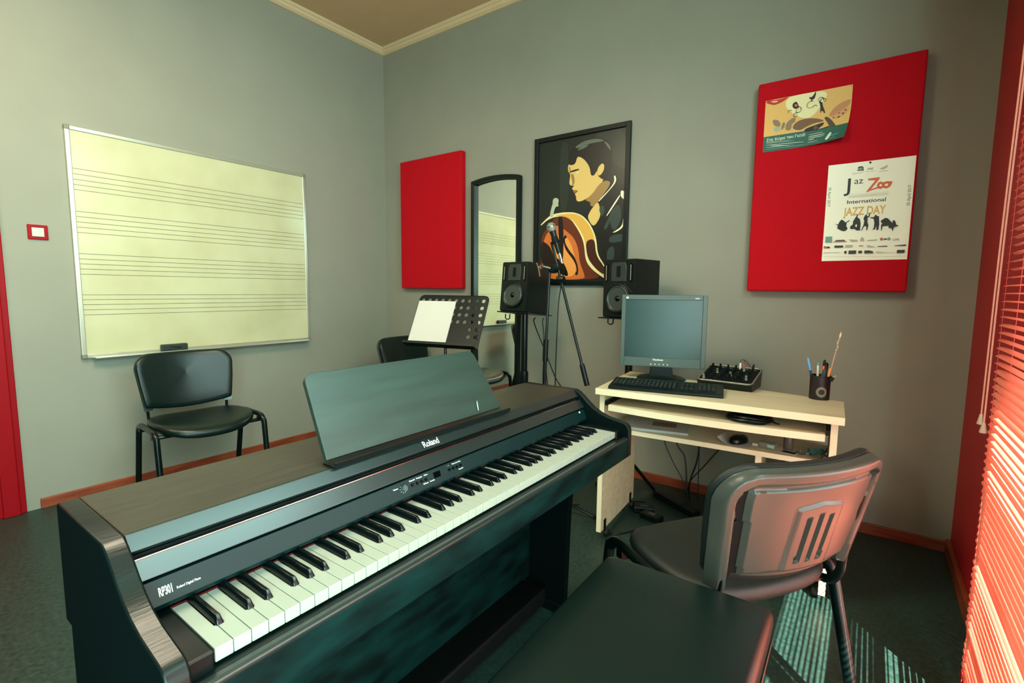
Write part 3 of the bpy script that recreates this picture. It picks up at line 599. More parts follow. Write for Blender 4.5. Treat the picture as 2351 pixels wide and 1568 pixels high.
# ------------------------------------------------------------------ stackable visitor chairs (local: faces +y, x to its right)
def make_chair(label, seatm, group):
    c = thing('visitor_chair', label, 'chair', group=group)
    def sb(q):   # seat: waterfall front, slight dish
        y = q.y; z = q.z
        if y > .08: z -= (y - .08) ** 2 * 1.05
        z += -.012 * cos(q.x / .235 * pi / 2) + .008 + max(0, -y - .1) ** 2 * .6
        return Vector((q.x, y, z))
    so = []
    W2 = .248
    for i in range(60):
        a = 2 * pi * i / 60; ca, sa = cos(a), sin(a); e = 3.4 if sa < 0 else 2.7
        k = (abs(ca) ** e + abs(sa) ** e) ** (-1 / e)
        wx = W2 - (.018 if sa < 0 else 0) * abs(sa); so.append((wx * ca * k, (.232 if sa > 0 else .195) * sa * k + .01))
    MB().pad(so, [(0, .437), (.9, .437), (.96, .440), (.985, .446), (1.0, .457), (.992, .470), (.96, .479), (.9, .484), (.75, .486), (.5, .486), (.25, .486), (0, .486)], bend=sb).build('seat', seatm, c, smooth=70)
    # backrest cushion and plastic shell; q.x across, q.y height above .5, q.z thickness forward
    def bb(q):
        h = q.y - .5; t = q.z
        y = -.215 - h * .24 + .95 * q.x * q.x + t
        return Vector((q.x, y, q.y))
    def bout(wt, wb, h0, h1, sag, r=.075):
        o = []
        for i in range(13): a = i / 12 * 90; o.append((wt - r + r * sin(radians(a)) , h1 - r + r * cos(radians(a))))
        o = list(reversed([(x, y) for x, y in o]))  # right side: goes from right edge up to top
        o = [(wb, h0 + .012), ((wb + wt) / 2 + .004, (h0 + h1) / 2 - .02)] + o
        o += [(-x, y) for x, y in reversed(o)]
        o.append((-wb + .008, h0))
        for k_ in range(1, 12):
            x = -wb + .008 + (2 * wb - .016) * k_ / 12; o.append((x, h0 - sag * (1 - (x / wb) ** 2)))
        o.append((wb - .008, h0)); return dens(o, .03)
    MB().pad(bout(.247, .222, .535, .827, .03), [(0, .014), (.9, .014), (.975, .015), (1.0, .024), (.99, .036), (.95, .044), (.85, .048), (.6, .049), (.3, .049), (0, .049)], bend=bb).build('backrest', seatm, c, smooth=70)
    # plastic shell: one height field with a rolled rim, two side grooves, a raised badge and three slots
    nu, nv = 116, 84; WTOP, RAD = .250, .080
    def top_h(x):
        a = abs(x) - (WTOP - RAD)
        return .822 if a <= 0 else .822 - RAD + math.sqrt(max(0, RAD * RAD - a * a))
    def half_w(h): return WTOP - max(0, .74 - h) * .115
    def low_h(x):
        a = abs(x)
        if a > .188: return .512
        if a > .176: return .512 + (.188 - a) / .012 * .036
        return .548 + .012 * (1 - (a / .176) ** 2) * -1
    def sst(a, b, t): t = max(0, min(1, (t - a) / (b - a))); return t * t * (3 - 2 * t)
    def shell_pt(u, v):
        x0 = (2 * u - 1); x = x0 * WTOP
        h0, h1 = low_h(x * .93), top_h(x * .999)
        h = h0 + (h1 - h0) * v; x = x0 * half_w(h); ax_ = abs(x)
        ex = half_w(h) - ax_
        qx, qy = ax_ - (half_w(h) - RAD), h - (.822 - RAD)
        de = RAD - math.hypot(max(qx, 0), max(qy, 0)) if (qx > 0 or qy > 0) else RAD
        de = min(de, ex if h < .75 else 9)
        t = .012 - .028 * sst(0, .012, de) + .013 * sst(.030, .040, de)
        t -= .0075 * sst(.047, .053, de) * sst(.548, .556, h + (9 if ax_ > .18 else 0))
        g = ax_ - (half_w(h) - .055)
        groove = abs(g) < .0125 and h < .776
        if groove: t = .004
        bx = .070 - .02 * max(0, .60 - h)
        inb = ax_ < bx and .548 < h < .735 - ax_ * .15
        db = min(bx - ax_, h - .548, .735 - ax_ * .15 - h); t -= .0065 * sst(0, .006, db)
        slot = False
        for k_ in (-1, 0, 1):
            if abs(x - k_ * .034) < .0062 and .575 < h < .705 - abs(k_) * .006: slot = True
        if slot: t += .0085
        y = -.215 - (h - .5) * .24 + .95 * x * x * .92 + t
        return Vector((x, y, h)), (1 if (groove or slot) else 0)
    m_ = MB(); pts_ = {}
    for j_ in range(nv + 1):
        for i_ in range(nu + 1):
            p_, mi_ = shell_pt(i_ / nu, j_ / nv); pts_[i_, j_] = mi_; m_.v.append(tuple(p_))
    nb = len(m_.v)
    for j_ in range(nv + 1):
        for i_ in range(nu + 1):
            p_ = Vector(m_.v[j_ * (nu + 1) + i_]); m_.v.append((p_.x, -.215 - (p_.z - .5) * .24 + .874 * p_.x * p_.x + .013, p_.z))
    W1 = nu + 1
    for j_ in range(nv):
        for i_ in range(nu):
            a_ = j_ * W1 + i_; m_.f.append((a_, a_ + 1, a_ + 1 + W1, a_ + W1)); m_.m.append(1 if pts_[i_, j_] and pts_[i_ + 1, j_ + 1] else 0)
            m_.f.append((nb + a_, nb + a_ + W1, nb + a_ + 1 + W1, nb + a_ + 1)); m_.m.append(0)
    for i_ in range(nu):
        for j_ in (0, nv): a_ = j_ * W1 + i_; m_.f.append((a_, a_ + 1, nb + a_ + 1, nb + a_)); m_.m.append(0)
    for j_ in range(nv):
        for i_ in (0, nu): a_ = j_ * W1 + i_; m_.f.append((a_, a_ + W1, nb + a_ + W1, nb + a_)); m_.m.append(0)
    m_.build('back_shell', [SHELL, BLACKM], c, smooth=60)
    # steel: two uprights, side rails with legs, cross bars
    for s_ in (-1, 1):
        pts = smoothpath([(s_ * .205, -.223, .70), (s_ * .205, -.197, .58), (s_ * .203, -.190, .515), (s_ * .202, -.186, .475), (s_ * .20, -.165, .442), (s_ * .20, -.12, .430), (s_ * .20, -.05, .426)], 5)
        MB().tube(pts, .0125, 10, flat=((1, 0, 0), .62)).build('upright', STEELB, c, smooth=True)
    for s_ in (-1, 1):
        x = s_ * .262
        for nm, pts in (('front', [(x, .03, .462), (x, .12, .464), (x, .165, .458), (x, .188, .435), (x, .20, .40), (x * 1.0, .245, 0.0)]), ('rear', [(x, .03, .462), (x, -.06, .460), (x, -.10, .452), (x, -.122, .43), (x, -.135, .39), (x, -.235, 0.0)])):
            lg = MB().tube(smoothpath(pts, 5), .0145, 12, flat=((0, 1, 0), 1.2)).build('leg', STEELB, c, smooth=True)
            e = pts[-1]; MB().lathe([(.016, 0), (.017, .022), (.014, .026)], 10, c=(e[0], e[1], 0)).build('foot_cap', RUBBER, lg, smooth=True)
    fr_ = MB()
    for y in (-.09, .13): fr_.tube([(-.262, y, .43), (.262, y, .43)], .0105, 8)
    for s_ in (-1, 1):
        for y in (-.09, .13): fr_.box(s_ * .262 - .008, s_ * .262 + .008, y - .014, y + .014, .425, .462)
    fr_.box(-.2, .2, -.15, .17, .432, .439)
    fr_.build('seat_frame', STEELB, c)
    return c
ch = make_chair('black leatherette visitor chair against the wall under the whiteboard', LEATH, 'black visitor chairs')
ch.location = (.545, -1.803, 0); ch.rotation_euler = (0, 0, radians(-94.4))
c2 = dup(ch, (.80, -.335, 0), (0, 0, radians(-88)), 'black visitor chair in the room corner, mostly hidden behind the music stand')
c3 = dup(ch, (3.285, -1.540, 0), (0, 0, radians(55.3)), 'black visitor chair seen from behind at the desk, grey plastic back shell with slots')
for o_ in c3.children:
    if o_.name.startswith(('seat.', 'backrest.')):
        o_.data = o_.data.copy(); o_.data.materials[0] = FABRIC

# ------------------------------------------------------------------ whiteboard and wall things on the left wall
wb = thing('whiteboard', 'large whiteboard with four ruled music staves on the left wall', 'whiteboard', (0, -1.484, .796))
hy, hz = .696, 1.265
MB().box(.004, .016, -hy + .012, hy - .012, .012, hz - .012).build('board_surface', WBOARD, wb)
ln = MB()
for z in (1.838, 1.809, 1.780, 1.752, 1.725, 1.609, 1.581, 1.552, 1.524, 1.495, 1.380, 1.351, 1.324, 1.296, 1.267, 1.153, 1.126, 1.098, 1.069, 1.041):
    ln.box(.0159, .0165, -hy + .022, hy - .018, z - .796 - .0011, z - .796 + .0011)
ln.build('staff_lines', simple('brown_ruled_line', 62, 52, 34), wb)
fm = MB()
for a, b, c_, d_ in ((-hy, -hy + .022, 0, hz), (hy - .022, hy, 0, hz)): fm.box(0, .022, a, b, c_ + .02, d_ - .02)
fm.box(0, .022, -hy + .02, hy - .02, hz - .022, hz).box(0, .022, -hy + .02, hy - .02, 0, .022)
fm.build('frame', ALU, wb, bevel=.003)
for sy in (-1, 1):
    for z in (0, hz): MB().box(0, .025, sy * hy - (.024 if sy > 0 else .002), sy * hy + (.002 if sy > 0 else .024), z - (.024 if z else .002), z + (.002 if z else .024)).build('corner_cap', simple('grey_corner_cap', 120, 112, 96) if 'grey_corner_cap' not in MATS else MATS['grey_corner_cap'], wb, bevel=.005)
MB().prism([(.02, -.004), (.02, .006), (.052, .004), (.062, .010), (.064, .002), (.05, -.006)], -hy + .05, hy - .03).build('pen_tray', ALU, wb, bevel=.001)
er = MB().box(-.018, .018, -.072, .072, 0, .040).build('board_eraser', simple('dark_green_eraser', 34, 46, 42), None, bevel=.005, loc=(.043, -1.735, .806), rot=(0, 0, radians(3)))
tag(er, 'dark rectangular board eraser standing on the whiteboard pen tray', 'eraser')
MB().prism([(-.034, .016), (-.030, .012), (.03, .024), (.028, .027), (-.028, .019)], .0181, .0186, T=Matrix.Rotation(-pi / 2, 4, 'Z')).build('clip_mark', BLACKM, er)
sw = thing('light_switch', 'square red light switch plate with a white rocker between door and whiteboard', 'light switch', (0, -2.316, 1.4805))
MB().box(0, .008, -.0405, .0405, -.0385, .0385).build('plate', REDG, sw, bevel=.004)
MB().box(.008, .012, -.024, .024, -.023, .023).build('rocker', PAPER, sw, bevel=.002)

# ------------------------------------------------------------------ felt panels, mirror, framed picture on the back wall
def panel(label, x0, x1, z0, z1, th):
    o = MB().box(x0 - (x0 + x1) / 2, x1 - (x0 + x1) / 2, -th, 0, 0, z1 - z0).build('acoustic_panel', REDF, None, bevel=.008, seg=3, loc=((x0 + x1) / 2, -.004, z0))
    return tag(o, label, 'wall panel', 'red felt wall panels')
panel('plain red felt wall panel, the smaller one, left of the tall mirror', .258, .953, 1.209, 2.267, .052)
panel('larger red felt wall panel near the window with two paper posters pinned to it', 3.020, 3.701, 1.212, 2.282, .052)
mi = thing('mirror', 'tall narrow mirror in a black arched frame beside the small red panel', 'mirror', (1.276, -.016, .03))
W_, H_ = .445, 1.985
def arch(w_, z0, z1, rise, n=14): return [(-w_ / 2, z0), (w_ / 2, z0)] + [(w_ / 2 - w_ * i / n, z1 + rise * (1 - (2 * i / n - 1) ** 2)) for i in range(n + 1)]
MB().prism(arch(W_ - .05, .03, H_ - .03, .018), -.012, -.010).build('glass', MIRROR, mi)
oa = arch(W_, 0, H_, .022); ia = arch(W_ - .052, .03, H_ - .026, .020)
m = MB(); n = len(oa)
for pl, y in ((oa, -.046), (ia, -.040), (ia, 0), (oa, 0)): m.v += [(p[0], y, p[1]) for p in pl]
for k in range(4):
    for i in range(n): m.f.append((k * n + i, k * n + (i + 1) % n, ((k + 1) % 4) * n + (i + 1) % n, ((k + 1) % 4) * n + i)); m.m.append(0)
m.build('frame', BLACK, mi, bevel=.002)
pf = thing('framed_picture', 'black-framed portrait picture of a dark-haired guitarist above the speakers', 'picture', (1.955, -.002, 1.742))
fw_, fh_ = .352, .503
m = MB().box(-fw_, -fw_ + .030, -.022, 0, -fh_, fh_).box(fw_ - .030, fw_, -.022, 0, -fh_, fh_).box(-fw_ + .03, fw_ - .03, -.022, 0, fh_ - .03, fh_).box(-fw_ + .03, fw_ - .03, -.022, 0, -fh_, -fh_ + .03)
m.build('frame', BLACK, pf, bevel=.002)
def artmesh(items, pal, y0, step=.00012, round_=False, fn=None, m=None, base=0):
    m = m or MB(); names = list(pal)
    for k, (nme, poly) in enumerate(items):
        y = y0 - step * (k + 1)
        pts = [(a / 10000.0, b / 10000.0) for a, b in poly]
        if round_:
            for _ in range(2): pts = [q_ for i_ in range(len(pts)) for q_ in ((pts[i_][0] * .78 + pts[(i_ + 1) % len(pts)][0] * .22, pts[i_][1] * .78 + pts[(i_ + 1) % len(pts)][1] * .22), (pts[i_][0] * .22 + pts[(i_ + 1) % len(pts)][0] * .78, pts[i_][1] * .22 + pts[(i_ + 1) % len(pts)][1] * .78))]
        if fn: pts = dens(pts, .01)
        vs = [(p[0], y, p[1]) for p in pts]
        if fn: vs = [fn(Vector(v)) for v in vs]
        m.add(vs, [tuple(range(len(vs)))], names.index(nme) + base)
    return m
def pal(d, r=.5): return d, [mat('ink_' + k, v, r) for k, v in d.items()]
d_, ms_ = pal(dict(bgd=(14, 26, 22), haze=(26, 40, 33), skin=(214, 178, 104), skindark=(150, 116, 66), skinlight=(230, 200, 128), hair=(8, 12, 11), hairlight=(84, 94, 82), lip=(150, 90, 60), white=(226, 222, 190), jacket=(12, 17, 16), leather=(44, 60, 56), binding=(222, 206, 150), rim=(214, 162, 70), rimdark=(60, 26, 14), burst=(96, 40, 20), orange=(196, 104, 44), amber=(226, 146, 72), fhole=(14, 12, 12), mic=(168, 174, 150)), .28)
m = MB(); m.box(-fw_ + .028, fw_ - .028, -.0085, -.002, -fh_ + .028, fh_ - .028, mi=0)
def clampf(v): return Vector((max(-fw_ + .03, min(fw_ - .03, v.x)), v.y, max(-fh_ + .03, min(fh_ - .03, v.z))))
artmesh(ART['portrait'], d_, -.0085, round_=True, fn=clampf, m=m)
m.build('print', ms_, pf, recalc=False)

# posters pinned on the big red panel
jz = thing('jazz_poster', 'white International Jazz Day poster with black musician silhouettes pinned on the red panel', 'poster', (3.525, -.0565, 1.595))
d_, ms_ = pal(dict(paper=(246, 248, 226), ink=(44, 44, 42), faint=(186, 178, 154), dark=(26, 30, 28), orange=(214, 96, 52), rust=(190, 92, 66), teal=(110, 156, 142), amberp=(216, 172, 84)))
m = MB().box(-.1675, .1675, -.0004, .0004, -.2315, .232, mi=0)
artmesh(ART['jazz'], d_, -.0004, m=m)
def wT(x, z, ang=0): return Matrix.Translation((x, -.0009 - .006 * 0, z)) @ Matrix.Rotation(pi / 2, 4, 'X') @ Matrix.Rotation(radians(ang), 4, 'Z')
lift = -.0075
def wt(x, z, ang=0): return Matrix.Translation((0, -.006, 0)) @ wT(x, z, ang)
names_ = list(d_)
m.text('J', .088, wT(-.090, .099), names_.index('dark'), squeeze=1.15, bold=.0006)
m.text('az', .042, wT(-.058, .131), names_.index('dark'))
m.text('International', .0245, wT(-.082, .040), names_.index('dark'), squeeze=1.22, bold=.0003)
m.text('JAZZ DAY', .054, wT(-.089, -.016), names_.index('amberp'), squeeze=.66, bold=.0012)
m.text('30 April 2017', .0168, wT(-.1605, .127, -90), names_.index('dark'))
m.text('30 April 2017', .0168, wT(.1595, .010, 90), names_.index('dark'))
m.text('LIFE', .0135, wT(.110, -.145), names_.index('dark')); m.text('arti', .010, wT(-.150, -.169), names_.index('dark'))
m.v = [(x, y, z) for x, y, z in m.v]
m.build('sheet', ms_, jz, recalc=False)
MB().lathe([(.0001, -.006), (.004, -.006), (.0045, -.003), (.003, 0), (.0001, 0)], 12, c=(-.001, 0, .2235), axis='y').build('push_pin', BLACK, jz, smooth=True)
fy = thing('event_flyer', 'wide orange and teal flyer with butterflies, its lower right corner curling off the red panel', 'poster', (3.245, -.0575, 2.063))
d_, ms_ = pal(dict(sheet=(222, 176, 98), pale=(230, 222, 170), creamy=(236, 190, 150), teal=(30, 92, 82), red1=(176, 40, 24), black=(24, 14, 10), skinr=(200, 110, 80), grey1=(134, 112, 90), grey2=(156, 168, 146), brown=(112, 80, 56), brown2=(96, 74, 58), brown3=(190, 130, 86), brown4=(74, 62, 44), peach=(214, 150, 106), seal=(206, 222, 200), whitish=(170, 200, 184), line=(196, 212, 196)))
def curl(v):
    t_ = max(0, (v.x / .187 * .75 - v.z / .128 * .65) - .45)
    return Vector((v.x - .020 * t_ * t_, v.y - .045 * t_ * t_, v.z + .012 * t_ * t_))
m = MB(); nu, nv = 30, 20
m.grid(lambda u, v: curl(Vector((-.1865 + .373 * u, 0, .128 - .258 * v))), nu, nv)
m.m = [0 if (k // nu) < 14 else 3 for k in range(nu * nv)]
artmesh(ART['flyer'], d_, -.0003, round_=True, fn=curl, m=m)
def ribbon(pts, w_, mi):
    pts = [Vector((p[0], 0, p[1])) for p in pts]; vs = []
    for i_, p in enumerate(pts):
        d2_ = (pts[min(i_ + 1, len(pts) - 1)] - pts[max(i_ - 1, 0)]).normalized(); n2_ = Vector((-d2_.z, 0, d2_.x)) * w_ * (1 - .6 * i_ / len(pts))
        vs += [curl(p + n2_ + Vector((0, -.0045, 0))), curl(p - n2_ + Vector((0, -.0045, 0)))]
    m.add(vs, [(2 * i_, 2 * i_ + 1, 2 * i_ + 3, 2 * i_ + 2) for i_ in range(len(pts) - 1)], mi)
def spiral(cx0, cz0, r0, r1, a0, a1): return [(cx0 + (r0 + (r1 - r0) * i_ / 20) * cos(radians(a0 + (a1 - a0) * i_ / 20)), cz0 + (r0 + (r1 - r0) * i_ / 20) * sin(radians(a0 + (a1 - a0) * i_ / 20))) for i_ in range(21)]
for sp_ in ((-.036, .052, .018, .004, 120, -320), (-.043, .030, .013, .003, 60, 470), (.018, .066, .020, .012, 60, 300), (.058, .083, .015, .003, -30, 380), (.040, .052, .014, .006, 180, 20), (-.070, .052, .010, .006, 200, 20), (.072, .075, .016, .006, 170, -60)):
    ribbon(spiral(*sp_), .0013, list(d_).index('black'))
m.text('\u03a3\u03c4\u03b7 \u03a7\u03ce\u03c1\u03b1 \u03c4\u03bf\u03c5 \u0393\u03b9\u03b1\u03c4\u03af!', .0185, wT(-.172, -.0775), list(d_).index('seal'), bold=.0004, fn=curl)
m.v = [tuple(p) for p in m.v]
m.build('sheet', ms_, fy, recalc=False)
for x in (-.182, .182): MB().lathe([(.0001, -.005), (.0035, -.005), (.003, -.0005), (.0001, -.0005)], 10, c=(x, 0, .122), axis='y').build('push_pin', simple('orange_pin', 220, 120, 70) if 'orange_pin' not in MATS else MATS['orange_pin'], fy, smooth=True)
# ------------------------------------------------------------------ computer desk (root at its front left foot, local x along the front)
DA = radians(3.8)
dk = thing('computer_desk', 'light maple computer desk with a pull-out tray and open shelf against the back wall', 'desk', (2.552, -.906, 0), (0, 0, DA))
DT = Matrix.Translation((2.552, -.906, 0)) @ Matrix.Rotation(DA, 4, 'Z')
def DL(x, y, z=0): return DT @ Vector((x, y, z))
topo = [(0, 0), (.975, 0), (.981, .33), (-.028, .578)]
tb = MB().prism([(p[0], p[1]) for p in topo], .7215, .75, axis='z').build('desktop', MAPLE, dk, bevel=.0015)
MB().box(0, .975, -.002, .001, .7215, .7502).build('edge_band', MAPLEE, tb)
for x0, d0, d1 in ((.012, .03, .52), (.935, .03, .33)):
    s_ = MB().box(x0, x0 + .022, d0, d1, .035, .7215).build('side_panel', MAPLE, dk, bevel=.001)
    MB().box(x0 - .0005, x0 + .0225, d0 - .002, d0 + .001, .035, .7215).build('edge_band', MAPLEE, s_)
    for y in (d0 + .05, d1 - .06):
        MB().box(x0 + .0221, x0 + .026, y - .012, y + .012, .035, .085).build('caster_plate', BLACKM, s_)
        MB().lathe([(.001, -.009), (.017, -.009), (.018, -.006), (.018, .006), (.017, .009), (.001, .009)], 16, c=(x0 + .033 if x0 < .5 else x0 - .012, y, .018), axis='x').build('caster', RUBBER, s_, smooth=True)
arcf = lambda e: [(.062 + .856 * i / 16, .010 - e - .030 * (1 - (i / 8 - 1) ** 2)) for i in range(17)]
tr_ = MB().prism(arcf(0) + [(.918, .36), (.062, .36)], .649, .676, axis='z').build('keyboard_tray', MAPLE, dk, bevel=.0015)
MB().prism(arcf(.0015) + list(reversed(arcf(-.001))), .649, .6762, axis='z').build('edge_band', MAPLEE, tr_)
for x in (.036, .919): MB().box(x, x + .014, .03, .36, .668, .690).build('drawer_runner', BLACK, dk, bevel=.002)
sh_ = [(.036, .075)] + [(.86, .075)] + [(.86 + .05 * sin(radians(a)), .125 - .05 * cos(radians(a))) for a in range(10, 91, 16)] + [(.934, .30), (.934, .33), (.036, .50)]
sf = MB().prism(sh_, .532, .553, axis='z').build('open_shelf', MAPLE, dk, bevel=.001)
MB().box(.036, .86, .073, .076, .532, .553).build('edge_band', MAPLEE, sf)
dv = MB().box(.682, .704, .085, .34, .035, .532).build('divider_panel', MAPLE, dk, bevel=.001)
MB().box(.6815, .7045, .083, .086, .035, .532).build('edge_band', MAPLEE, dv)
MB().box(.704, .935, .06, .33, .10, .116).build('bottom_shelf', MAPLE, dk)

pcx = DL(.82, .20, .116)
pc = thing('computer_case', 'small black computer case on the low shelf under the desk', 'computer', tuple(pcx), (0, 0, DA))
MB().box(-.055, .10, -.12, .12, 0, .345).build('case', BLACK, pc, bevel=.004)
MB().box(-.05, .095, -.126, -.119, .01, .335).build('front_bezel', GLOSSB, pc, bevel=.003)

# monitor
mo = thing('monitor', 'grey square-format computer monitor standing switched off on the desk', 'monitor', (2.717, -.490, .7502), (0, 0, radians(17.8)))
mt = Matrix.Translation((0, 0, .066)) @ Matrix.Rotation(radians(-1.7), 4, 'X')
m = MB()
def frame_box(m, x0, x1, z0, z1, ix0, ix1, iz0, iz1, y0, y1, T=None):
    m.box(x0, ix0, y0, y1, z0, z1, T).box(ix1, x1, y0, y1, z0, z1, T).box(ix0, ix1, y0, y1, z0, iz0, T).box(ix0, ix1, y0, y1, iz1, z1, T)
frame_box(m, -.21, .21, 0, .37, -.190, .1875, .047, .345, -.010, .02, mt)
hs = m.build('bezel', MGREY, mo, bevel=.002)
MB().box(-.205, .205, .018, .045, .005, .365, mt).box(-.13, .13, .045, .075, .06, .30, mt).build('rear_housing', BLACK, mo, bevel=.008)
MB().box(-.1905, .188, -.0035, 0, .0465, .3455, mt).build('screen', SCREEN, mo)
m = MB().text('ViewSonic', .0125, mt @ Matrix.Translation((-.018, -.0106, .033)) @ Matrix.Rotation(pi / 2, 4, 'X'), bold=.0003, align='CENTER')
MB().box(.150, .170, -.0106, -.0100, .3525, .3560, mt).build('model_mark', PRINT, hs)
MB().box(-.188, -.176, -.0106, -.0100, .350, .359, mt).build('corner_badge', PRINT, hs)
m.build('lettering', PRINT, hs, recalc=False)
for i in range(5): MB().lathe([(.0001, -.002), (.0028, -.0015), (.003, 0), (.0001, 0)], 12, T=mt @ Matrix.Translation((-.052 + .0205 * i, -.010, .0135)), axis='y').build('button', PRINT if i != 2 else simple('amber_lit_button', 240, 200, 170), hs, smooth=True)
MB().prism([(-.062, .008), (-.055, .05), (-.052, .075), (.052, .075), (.055, .05), (.062, .008)], .012, .045, axis='y', T=Matrix.Translation((0, 0, 0))).build('neck', BLACK, mo, bevel=.004)
MB().lathe([(.122, 0), (.123, .004), (.115, .010), (.07, .016), (.0001, .018)], 36, c=(0, .02, 0)).build('base', BLACK, mo, smooth=40)

# keyboard
kb = thing('computer_keyboard', 'black computer keyboard lying at the left front of the desktop', 'keyboard', (2.827, -.741, .7504), (0, 0, radians(12.8)))
KS = 1.056; kw_, kd_ = .235 * KS, .088 * KS
def kz(y): return .017 + (y + kd_) / (2 * kd_) * .012
MB().prism([(-kd_, 0), (-kd_, .012), (-kd_ + .008, kz(-kd_) - .001), (kd_, kz(kd_)), (kd_, 0)], -kw_, kw_, axis='x').build('case', BLACK, kb, bevel=.003)
legend = MB(); row_y = [-.050, -.031, -.012, .007, .026, .052]
cnt = 0
for r, y in enumerate(row_y):
    blocks = [(-.232, 15, .0188), (.068, 3, .0188), (.142, 4, .0188)] if r not in (2,) else [(-.232, 15, .0188), (.142, 4, .0188)]
    for bx_, nk, pit in blocks:
        k = 0
        while k < nk:
            span = 1
            if r == 0 and bx_ < 0 and k == 3: span = 6
            x = bx_ + k * pit; z = kz(y)
            if cnt < 98 or True:
                kk = MB().box(x + .0008, x + pit * span - .0010, y - .0083, y + .0083, z - .004, z + .0045)
                if cnt < 99: kk.build('keycap', BLACK, kb, bevel=.0012, seg=1)
                else:
                    if cnt == 99: rest = MB()
                    rest.v += []; rest.box(x + .0008, x + pit * span - .0010, y - .0083, y + .0083, z - .004, z + .0045)
                cnt += 1
            if span == 1: legend.box(x + .004, x + .0085, y + .001, y + .0045, z + .0046, z + .0049)
            k += span
if cnt > 99:
    o_ = rest.build('keycaps', BLACK, kb, bevel=.0012, seg=1); o_['kind'] = 'stuff'
legend.build('legends', simple('faint_key_legend', 96, 130, 112), kb)

# mixer
mx_ = thing('audio_mixer', 'small black and silver audio mixer crowded with knobs, beside the monitor', 'mixer', (3.044, -.462, .7504), (0, 0, radians(-2.5)))
T_ = Matrix.Translation((0, -.103, .036)) @ Matrix.Rotation(math.atan2(.046, .2), 4, 'X')
MB().prism([(-.085, 0), (.085, 0), (.103, .083), (.098, .083), (-.103, .034), (-.103, .028)], -.122, .122, axis='x').build('case', BLACK, mx_, bevel=.006, seg=3)
MB().pad(rrect(.244, .208, .02, 5, 0, .104), [(0, -.003), (1, -.003), (1, .002), (.985, .0035), (.975, .002), (.972, .0008), (0, .0008)], T=T_).build('rim', SILVER, mx_, smooth=40)
MB().box(-.117, .117, .006, .202, .0005, .0018, T_).build('faceplate', BLACKM, mx_)
for j in range(6):
    y = .024 + j * .0275
    for i in range(6):
        if j == 5 and i > 4: continue
        x = -.098 + i * .036 + (.004 if j % 2 else 0)
        h_ = .021 if j < 5 else .026
        MB().lathe([(.0075, 0), (.0070, .003), (.0056, .004), (.0050, h_), (.0001, h_)], 10, T=T_ @ Matrix.Translation((x, y, .002))).build('knob', SILVER if (i + 2 * j) % 7 == 0 else BLACK, mx_, smooth=40)
MB().box(-.06, .10, .18, .184, .0022, .0032, T_).build('jack_strip', SILVER, mx_)
for nm, x, m_, lab in (('audio_plug', .030, simple('pale_green_plug', 200, 226, 206), 'pale green audio plug standing in the mixer'), ('audio_plug', .044, simple('red_plug', 200, 24, 34), 'red audio plug standing in the mixer'), ('audio_plug', .086, BLACK, 'black audio plug leaning at the rear edge of the mixer')):
    b_ = mx_.matrix_basis @ T_ @ Vector((x, .172, .004))
    q = thing(nm, lab, 'audio plug', tuple(b_), (0, radians(8 if x > .08 else 0), 0), 'plugs in the mixer')
    MB().lathe([(.0035, 0), (.0055, .004), (.0055, .020), (.0035, .032), (.0001, .033)], 12).build('body', m_, q, smooth=40)
    if x < .08:
        MB().tube(smoothpath([(0, 0, .032), (.003, .006, .047), (.018 if x < .04 else .012, .004, .044), (.05 if x < .04 else .036, .0, .012)], 6), .0013, 6).build('wire', BLACK if x < .04 else simple('dark_red_wire', 90, 16, 20), q, smooth=True)

# pen cup with pens
cx_, cy_ = 3.418, -.508
cu = thing('pen_cup', 'black metal mesh pen cup on the right end of the desk', 'pen holder', (cx_, cy_, .7502))
prof_c = [(.0380, 0), (.0385, .002), (.0385, .098), (.0405, .100), (.0405, .103), (.037, .103), (.0365, .005), (.0001, .005)]
MB().lathe(prof_c, 32).build('cup', MESH, cu, smooth=40)
ring = [(.012 * cos(a / 14 * 2 * pi), .0) for a in range(14)]
m = MB()
for i in range(24):
    a0, a1 = 2 * pi * i / 24, 2 * pi * (i + 1) / 24
    def pc_(a, r): 
        th = radians(-75) + r * cos(a) / .039; return (.0388 * cos(th), .0388 * sin(th), .035 + r * sin(a) * 1.05)
    m.add([pc_(a0, .011), pc_(a1, .011), pc_(a1, .021), pc_(a0, .021)], [(0, 1, 2, 3)])
m.build('ring_mark', simple('grey_ring_mark', 120, 112, 100), cu)
def pen(label, dx, dy, tx, ty, L_, r, body, cap=None, capl=.0):
    q = thing('pen', label, 'pen', (cx_ + dx, cy_ + dy, .757), (radians(tx), radians(ty), 0), 'pens in the cup')
    MB().lathe([(.001, 0), (r, .01), (r, L_ - capl), (r * .8, L_ - capl + .001), (.0001, L_ - capl + .001)], 12).build('barrel', body, q, smooth=40)
    if cap: MB().lathe([(r * 1.15, 0), (r * 1.15, capl * .8), (r * .6, capl), (.0001, capl)], 12, c=(0, 0, L_ - capl)).build('cap', cap, q, smooth=40)
    return q
bl = simple('light_blue_cap', 96, 160, 214); dbl = simple('dark_teal_pen', 20, 64, 74); org = simple('orange_pen', 216, 96, 52); wh = simple('white_pen', 216, 214, 196); cyn = simple('cyan_cap', 70, 150, 160); yel = simple('yellow_orange_pencil', 226, 150, 76)
pen('pen with a pale blue cap leaning far left out of the cup', -.013, 0, 0, -13, .172, .0045, dbl, bl, .055)
pen('white pen with a cyan cap in the cup', -.008, .008, -3, -2, .150, .005, wh, cyn, .014)
pen('orange pen with a black end in the cup', .0, .0, 2, 4, .165, .0042, org, BLACK, .026)
pen('short cyan marker in the middle of the cup', .002, -.014, 6, 6, .128, .0065, cyn, dbl, .03)
